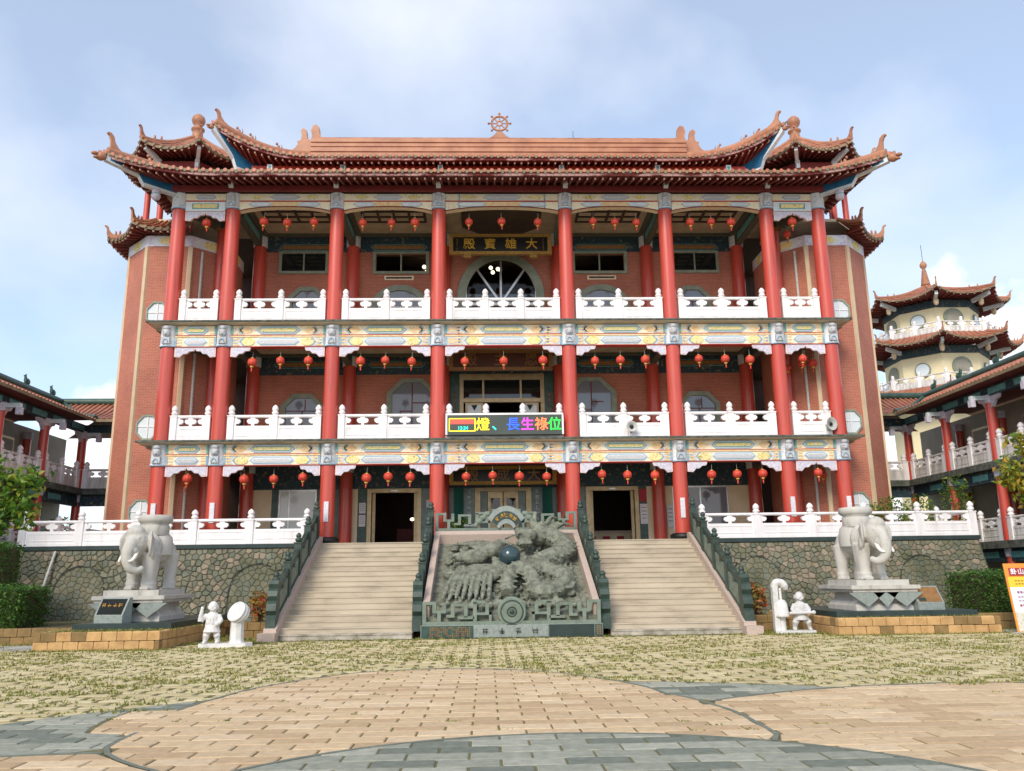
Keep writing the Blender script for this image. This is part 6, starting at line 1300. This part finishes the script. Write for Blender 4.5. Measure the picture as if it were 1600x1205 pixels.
# loudspeakers
def horn_speaker(x, y, z, r, ry, lab):
    o = empty('horn_loudspeaker', (x, y, z), rz=ry, label=lab, cat='loudspeaker', group='horn loudspeakers on the middle storey'); m = MB(); m.lathe([(.05, .30), (.07, .2), (.6*r, .1), (r, 0), (r*.94, -.005), (.5*r, .09), (.2*r, .12)], (0, 0, 0), 'grey_pale', 20); q = MB(); q.merge(m, lambda p: Vector((p.x, p.z, p.y))); put('horn', q, o, world=False)
    m = MB(); m.ell((0, .06, 0), (.07, .05, .07), 'black', 12, 8); put('driver', m, o, world=False); m = MB(); m.box(-.02, .02, .1, .34, -.2, -.04, 'grey'); put('mounting_bracket', m, o, world=False)
horn_speaker(4.58, -.42, 6.82, .20, 0, 'grey horn loudspeaker on the rail right of the display'); horn_speaker(11.9, -.40, 6.86, .25, .35, 'larger grey horn loudspeaker near the right corner column')
# chandeliers seen through the top storey glass
for x, y, z, lab in ((-3.25, 6.4, 15.5, 'lit globe chandelier behind transom window left of centre'), (3.05, 6.4, 15.5, 'lit globe chandelier behind transom window right of centre'), (-.2, 6.4, 15.45, 'lit globe lamps behind the arched glass door')):
    o = empty('chandelier', (x, y, z), label=lab, cat='lamp', group='globe chandeliers inside the hall')
    m = MB(); m.tube([(x, y, z), (x, y, 15.95)], .015, 'black', 5); put('stem', m, o)
    for k in range(4): m = MB(); a = k*PI/2+.5; m.ell((x+.24*math.cos(a), y+.24*math.sin(a), z-.1*(k % 2)), .09, 'bulb', 10, 8); put('globe', m, o)
# counter inside the right ground-floor door
o = empty('offering_counter', (4.4, 6.0, 2.8), label='pale offering counter inside the right ground floor doorway', cat='counter'); m = MB(); m.box(3.3, 5.5, 5.6, 6.3, 2.8, 3.35, 'cream'); put('counter_front', m, o); m = MB(); m.box(3.25, 5.55, 5.5, 6.4, 3.35, 3.42, 'granite_pink'); put('counter_top', m, o)
for k in range(3): m = MB(); m.box(3.6+.6*k, 3.9+.6*k, 5.57, 5.6, 2.95, 3.2, 'paper_red'); put('red_emblem', m, o)
# added table and glowing globes where three white reflections show, left ground-floor door
o = empty('added_glow_globes', (-3.6, 7.5, 2.8), label='three small added glowing globes inside the left ground floor doorway', cat='lamp'); m = MB(); m.box(-4.6, -2.9, 7.2, 7.9, 2.8, 3.7, 'red_dark'); put('altar_table', m, o)
for k in range(3):
    m = MB(); m.tube([(-3.95+.3*k, 7.4, 3.7), (-3.95+.3*k, 7.4, 4.05)], .02, 'gold_dull', 6); put('glow_stem', m, o); m = MB(); m.ell((-3.95+.3*k, 7.4, 4.12), (.1, .07, .07), 'bulb', 10, 8); put('glow_globe', m, o)
# notice board at the right edge
o = empty('notice_board', (13.75, -7.6, 0), rz=math.radians(-4), label='leaning orange, yellow and white notice board at the right edge', cat='notice board')
RX = Matrix.Rotation(math.radians(-9), 3, 'X')
def nb_(x0, x1, z0, z1, d, mt, nm):
    m = MB(); m.box(x0, x1, -d, 0, z0, z1, mt); q = MB(); q.merge(m, lambda p: RX @ p); return put(nm, q, o, world=False)
nb_(-.55, 1.0, 0, 1.78, .03, 'sign_orange', 'board_frame'); nb_(-.50, .95, .50, 1.15, .034, 'sign_white', 'white_field'); nb_(-.50, .95, 1.1501, 1.42, .035, 'sign_yellow', 'yellow_field'); nb_(-.44, .95, 1.45, 1.66, .036, 'sign_red', 'red_banner'); nb_(-.5, .95, .02, .499, .035, 'sign_photo', 'photo_field')
for k, ch in enumerate('卦山禮佛'): q = glyphs(ch, .17, 'sign_white', .003, .004); put('character', q, o, world=False, loc=RX @ Vector((-.32+.19*k, -.042, 1.555)), rot=(PI/2-math.radians(9), 0, 0))
for j, (z, w_, mt) in enumerate(((1.32, .03, 'gold_dull'), (1.24, .03, 'gold_dull'), (1.02, .06, 'sign_purple'), (.90, .035, 'sign_purple'), (.80, .035, 'sign_purple'), (.68, .06, 'sign_red'))):
    m = MB(); r_ = random.Random(j)
    for k in range(14): x = -.34+.08*k; m.box(x, x+.055, -.041, -.037, z-w_/2, z+w_/2*r_.uniform(.5, 1), mt)
    q = MB(); q.merge(m, lambda p: RX @ p); put('printed_line', q, o, world=False, kind='stuff')
nb_(.1, .16, 0, 1.5, -.30, 'grey', 'back_strut')
# ================================================================== plaza paving
PZ = put('plaza', MB().box(-26, 26, -31, -1.2, -.028, -.012, 'joint'), kind='structure')
RC = (0.09, -24.31)
def rad(x, y): return math.hypot(x-RC[0], y-RC[1])
PET = [(-4.43, -21.04), (-4.47, -20.11), (-4.58, -18.54), (-4.41, -17.4), (-3.8, -15.7), (-2.9, -14.5), (-1.6, -14.05), (-.3, -14.4), (.41, -14.95), (1.15, -16.0), (1.77, -17.7), (2.15, -18.8), (2.28, -20.2), (2.26, -21.1)]
PC = (-1.2, -18.9); PA = sorted((math.atan2(p[1]-PC[1], p[0]-PC[0]), math.hypot(p[0]-PC[0], p[1]-PC[1])) for p in PET)
def petal1(x, y):
    a = math.atan2(y-PC[1], x-PC[0]); d = math.hypot(x-PC[0], y-PC[1])
    if a < PA[0][0] or a > PA[-1][0]: return 4.0-d
    return float(np.interp(a, [p[0] for p in PA], [p[1] for p in PA]))-d
disc = lambda x, y: 3.67-rad(x, y)
petal2 = lambda x, y: 6.45-math.hypot(x-6.15, y+23.69)
petal3 = lambda x, y: 5.77-math.hypot(x+4.32, y+26.95)
ringf = lambda x, y: 8.1-rad(x, y)
REG = [('disc', disc, 'g'), ('petal1', petal1, 't'), ('petal2', petal2, 't'), ('petal3', petal3, 't'), ('ring', ringf, 'g')]
def region(k):                     # signed distance of a region with everything of higher rank taken out; >0 inside
    def f(x, y):
        v = REG[k][1](x, y)-.03 if k < len(REG) else 99
        for j in range(min(k, len(REG))): v = min(v, -REG[j][1](x, y)-.03)
        return v
    return f
def cut(poly, f):
    S_ = []; n = len(poly)
    for i in range(n):
        p, q = poly[i], poly[(i+1) % n]
        for t in (0, .25, .5, .75): S_.append((p[0]+(q[0]-p[0])*t, p[1]+(q[1]-p[1])*t))
    V = [f(*p) for p in S_]
    if min(V) > 0: return poly
    if max(V) <= 0: return None
    out = []; m = len(S_)
    for i in range(m):
        p, q, a, b = S_[i], S_[(i+1) % m], V[i], V[(i+1) % m]
        if a > 0: out.append(p)
        if a*b < 0: t = a/(a-b); out.append((p[0]+(q[0]-p[0])*t, p[1]+(q[1]-p[1])*t))
    if len(out) < 3: return None
    ar = abs(sum(out[i][0]*out[(i+1) % len(out)][1]-out[(i+1) % len(out)][0]*out[i][1] for i in range(len(out))))/2
    return out if ar > .012 else None
def slabmesh(poly, z, mt, b=.012):
    cx_, cy_ = sum(p[0] for p in poly)/len(poly), sum(p[1] for p in poly)/len(poly); n = len(poly); m = MB()
    tp = []
    for p in poly: d = math.hypot(p[0]-cx_, p[1]-cy_) or 1; tp.append((p[0]-(p[0]-cx_)/d*b, p[1]-(p[1]-cy_)/d*b, z))
    m.add([(p[0], p[1], -.012) for p in poly]+[(p[0], p[1], z-.008) for p in poly]+tp, [(i, (i+1) % n, n+(i+1) % n, n+i) for i in range(n)]+[(n+i, n+(i+1) % n, 2*n+(i+1) % n, 2*n+i) for i in range(n)]+[tuple(range(2*n, 3*n))], mt); return m
rng = random.Random(21)
BX, BY = .58, .295
cam_y = -29.9; pav = {'t': [], 'g': [], 'f': []}; tufts = []
rows = int((-2.2+28.0)/BY)
for j in range(rows):
    y0 = -28.0+j*BY; off = (j % 2)*BX*.5
    for i in range(int(44/BX)):
        x0 = -22+off+i*BX; x1 = x0+BX; y1 = y0+BY; dpt = y0-cam_y
        if abs((x0+x1)/2+.65) > dpt*.66+1.6: continue
        cx_, cy_ = (x0+x1)/2, (y0+y1)/2
        for k in range(6):
            f = region(k); v = f(cx_, cy_)
            if v < -.6: continue
            gp = .011 if k < 5 else .014
            if k == 5:
                if cy_ > -6.8 and abs(cx_) < 6.8: continue
                if -8.7 < cy_ and -11.6 < cx_ < -8.5: continue
                if -7.6 < cy_ and 8.4 < cx_ < 12.8: continue
                if cy_ > -6.3: continue
                poly = cut([(x0+.045, y0+.045), (x1-.045, y0+.045), (x1-.045, y1-.045), (x0+.045, y1-.045)], f)
            else: poly = cut([(x0+gp, y0+gp), (x1-gp, y0+gp), (x1-gp, y1-gp), (x0+gp, y1-gp)], f)
            if not poly: continue
            z = rng.uniform(-.003, .004); ty = REG[k][2] if k < 5 else 'f'
            if ty == 't': mt = rng.choice(['paver_tan_a', 'paver_tan_a', 'paver_tan_b', 'paver_tan_c'])
            elif ty == 'g': mt = rng.choice(['paver_grey_a', 'paver_grey_a', 'paver_grey_b', 'paver_grey_c'])
            else: mt = rng.choice(['paver_turf_a', 'paver_turf_b'])
            pav[ty].append((dpt, slabmesh(poly, z, mt)))
        if region(5)(cx_, cy_) > -.05 and dpt > 9:
            g_ = .6*math.sin(cx_*.9+1.3)*math.sin(cy_*.7)+.4*math.sin(cx_*2.1+cy_*1.7)+.35*math.sin(cx_*.35-cy_*.9+2)
            q = rng.random()
            if q < .36+.28*g_: tufts.append((x0+rng.uniform(0, BX), y0, 2.0))
            elif q < .72: tufts.append((x0+rng.uniform(0, BX), y0, .7)); tufts.append((x0, cy_, .7))
        elif region(1)(cx_, cy_) > 0 or region(2)(cx_, cy_) > 0:
            if rng.random() < .10: tufts.append((x0, y0, .55)); tufts.append((x0+.09, y0, .45))
for ty, nm in (('t', 'tan_paver'), ('g', 'grey_paver'), ('f', 'grass_paver')):
    pav[ty].sort(key=lambda t: t[0]); rest = MB(); lim = 300
    for i, (d, m) in enumerate(pav[ty]):
        if i < lim: put(nm, m, PZ)
        else: rest.merge(m)
    if rest.v: put(nm+'s_beyond', rest, PZ, kind='stuff')
# dark kerb lines between the paving fields
def kerb(pts, w_=.055):
    for i in range(len(pts)-1):
        if math.hypot(pts[i+1][0]-pts[i][0], pts[i+1][1]-pts[i][1]) > .6:
            kerb(pts[:i+1], w_); kerb(pts[i+1:], w_); return
    if len(pts) < 3: return
    P_ = [Vector((p[0], p[1], .004)) for p in pts]; m = MB(); A_, B_ = [], []
    for i, p in enumerate(P_):
        d = (P_[min(i+1, len(P_)-1)]-P_[max(i-1, 0)]).normalized(); n = Vector((-d.y, d.x, 0))*w_/2; A_.append(p+n); B_.append(p-n)
    m.strip(A_, B_, 'paver_grey_c', False, True); m.strip([a-Vector((0, 0, .016)) for a in A_], A_, 'paver_grey_c'); put('edging_strip', m, PZ)
kerb([(RC[0]+3.67*math.cos(a), RC[1]+3.67*math.sin(a)) for a in np.linspace(.1, PI-.1, 50)])
kp = [(PC[0]+r_*math.cos(a), PC[1]+r_*math.sin(a)) for a in np.linspace(PA[0][0], PA[-1][0], 60) for r_ in [float(np.interp(a, [p[0] for p in PA], [p[1] for p in PA]))]]; kerb([p for p in kp if disc(*p) < 0])
kerb([p for p in [(6.15+6.45*math.cos(a), -23.69+6.45*math.sin(a)) for a in np.linspace(.9, 2.6, 60)] if petal1(*p) < 0 and disc(*p) < 0])
kerb([p for p in [(-4.32+5.77*math.cos(a), -26.95+5.77*math.sin(a)) for a in np.linspace(.6, 2.2, 50)] if petal1(*p) < 0 and disc(*p) < 0])
# pale concrete path at the edges, below the beds
m = MB(); m.box(-17.5, -11.7, -8.4, -6.7, -.012, .006, 'concrete'); put('path', m, kind='structure'); m = MB(); m.box(12.9, 18, -7.9, -6.4, -.012, .006, 'concrete'); put('path', m, kind='structure')
# grass growing in the joints
r2_ = np.random.default_rng(9); V, F_ = [], []
def blades(x, y, s, n):
    for _ in range(n):
        bx_, by_ = x+r2_.normal(0, .085*s), y+r2_.normal(0, .035*s); a = r2_.uniform(0, 2*PI); h = .036*s*r2_.uniform(.4, 1.2); w_ = .017; dx, dy = math.cos(a), math.sin(a); l = r2_.uniform(.3, 1.2)*h; b = len(V)
        V.extend([(bx_-dy*w_, by_+dx*w_, -.005), (bx_+dy*w_, by_-dx*w_, -.005), (bx_+dx*l, by_+dy*l, h)]); F_.append((b, b+1, b+2))
for x, y, s in tufts:
    if s > 1.5:
        q = min(2.2, float(r2_.lognormal(0, .4)))
        for _ in range(int(36*q)): blades(x+r2_.normal(0, .15*q), y+r2_.normal(0, .05*q), r2_.uniform(.8, 1.5), 1)
    else: blades(x, y, s*r2_.uniform(.7, 1.3), 5)
for (x0, x1, y0, n, s) in ((-11.7, -8.4, -8.85, 500, 1.6), (8.3, 12.9, -7.75, 600, 1.4), (-8.4, -6.5, -7.2, 900, 1.6), (6.6, 8.4, -7.0, 900, 1.6), (-6.6, 6.6, -6.62, 500, 1.1), (-2.5, 2.5, -6.6, 200, 1.4), (-16, -11.7, -6.75, 500, 2.2), (12.9, 16, -6.35, 400, 2.0)):
    for _ in range(n): blades(r2_.uniform(x0, x1), y0+abs(r2_.normal(0, .12 if abs(x0) > 8.3 or abs(x1) > 8.4 else .5))-.1, s, 1)
for (x0, x1, y0, y1, n, z) in ((-11.4, -8.7, -8.6, -7.9, 900, .42), (8.6, 12.6, -7.5, -7.3, 600, .42), (-8.75, -8.55, -8, -3, 400, .42), (-8.4, -6.7, -7.4, -2, 1800, 0), (6.7, 8.4, -7.2, -2, 1800, 0)):
    for _ in range(n):
        b = len(V); blades(r2_.uniform(x0, x1), r2_.uniform(y0, y1), 1.5, 1)
        for q in range(b, len(V)): V[q] = (V[q][0], V[q][1], V[q][2]+z)
me = bpy.data.meshes.new('grass'); me.from_pydata(V, [], F_); me.materials.append(M['grass']); put('grass', me, label='sparse yellow green grass growing in the paving joints', cat='grass', kind='stuff')
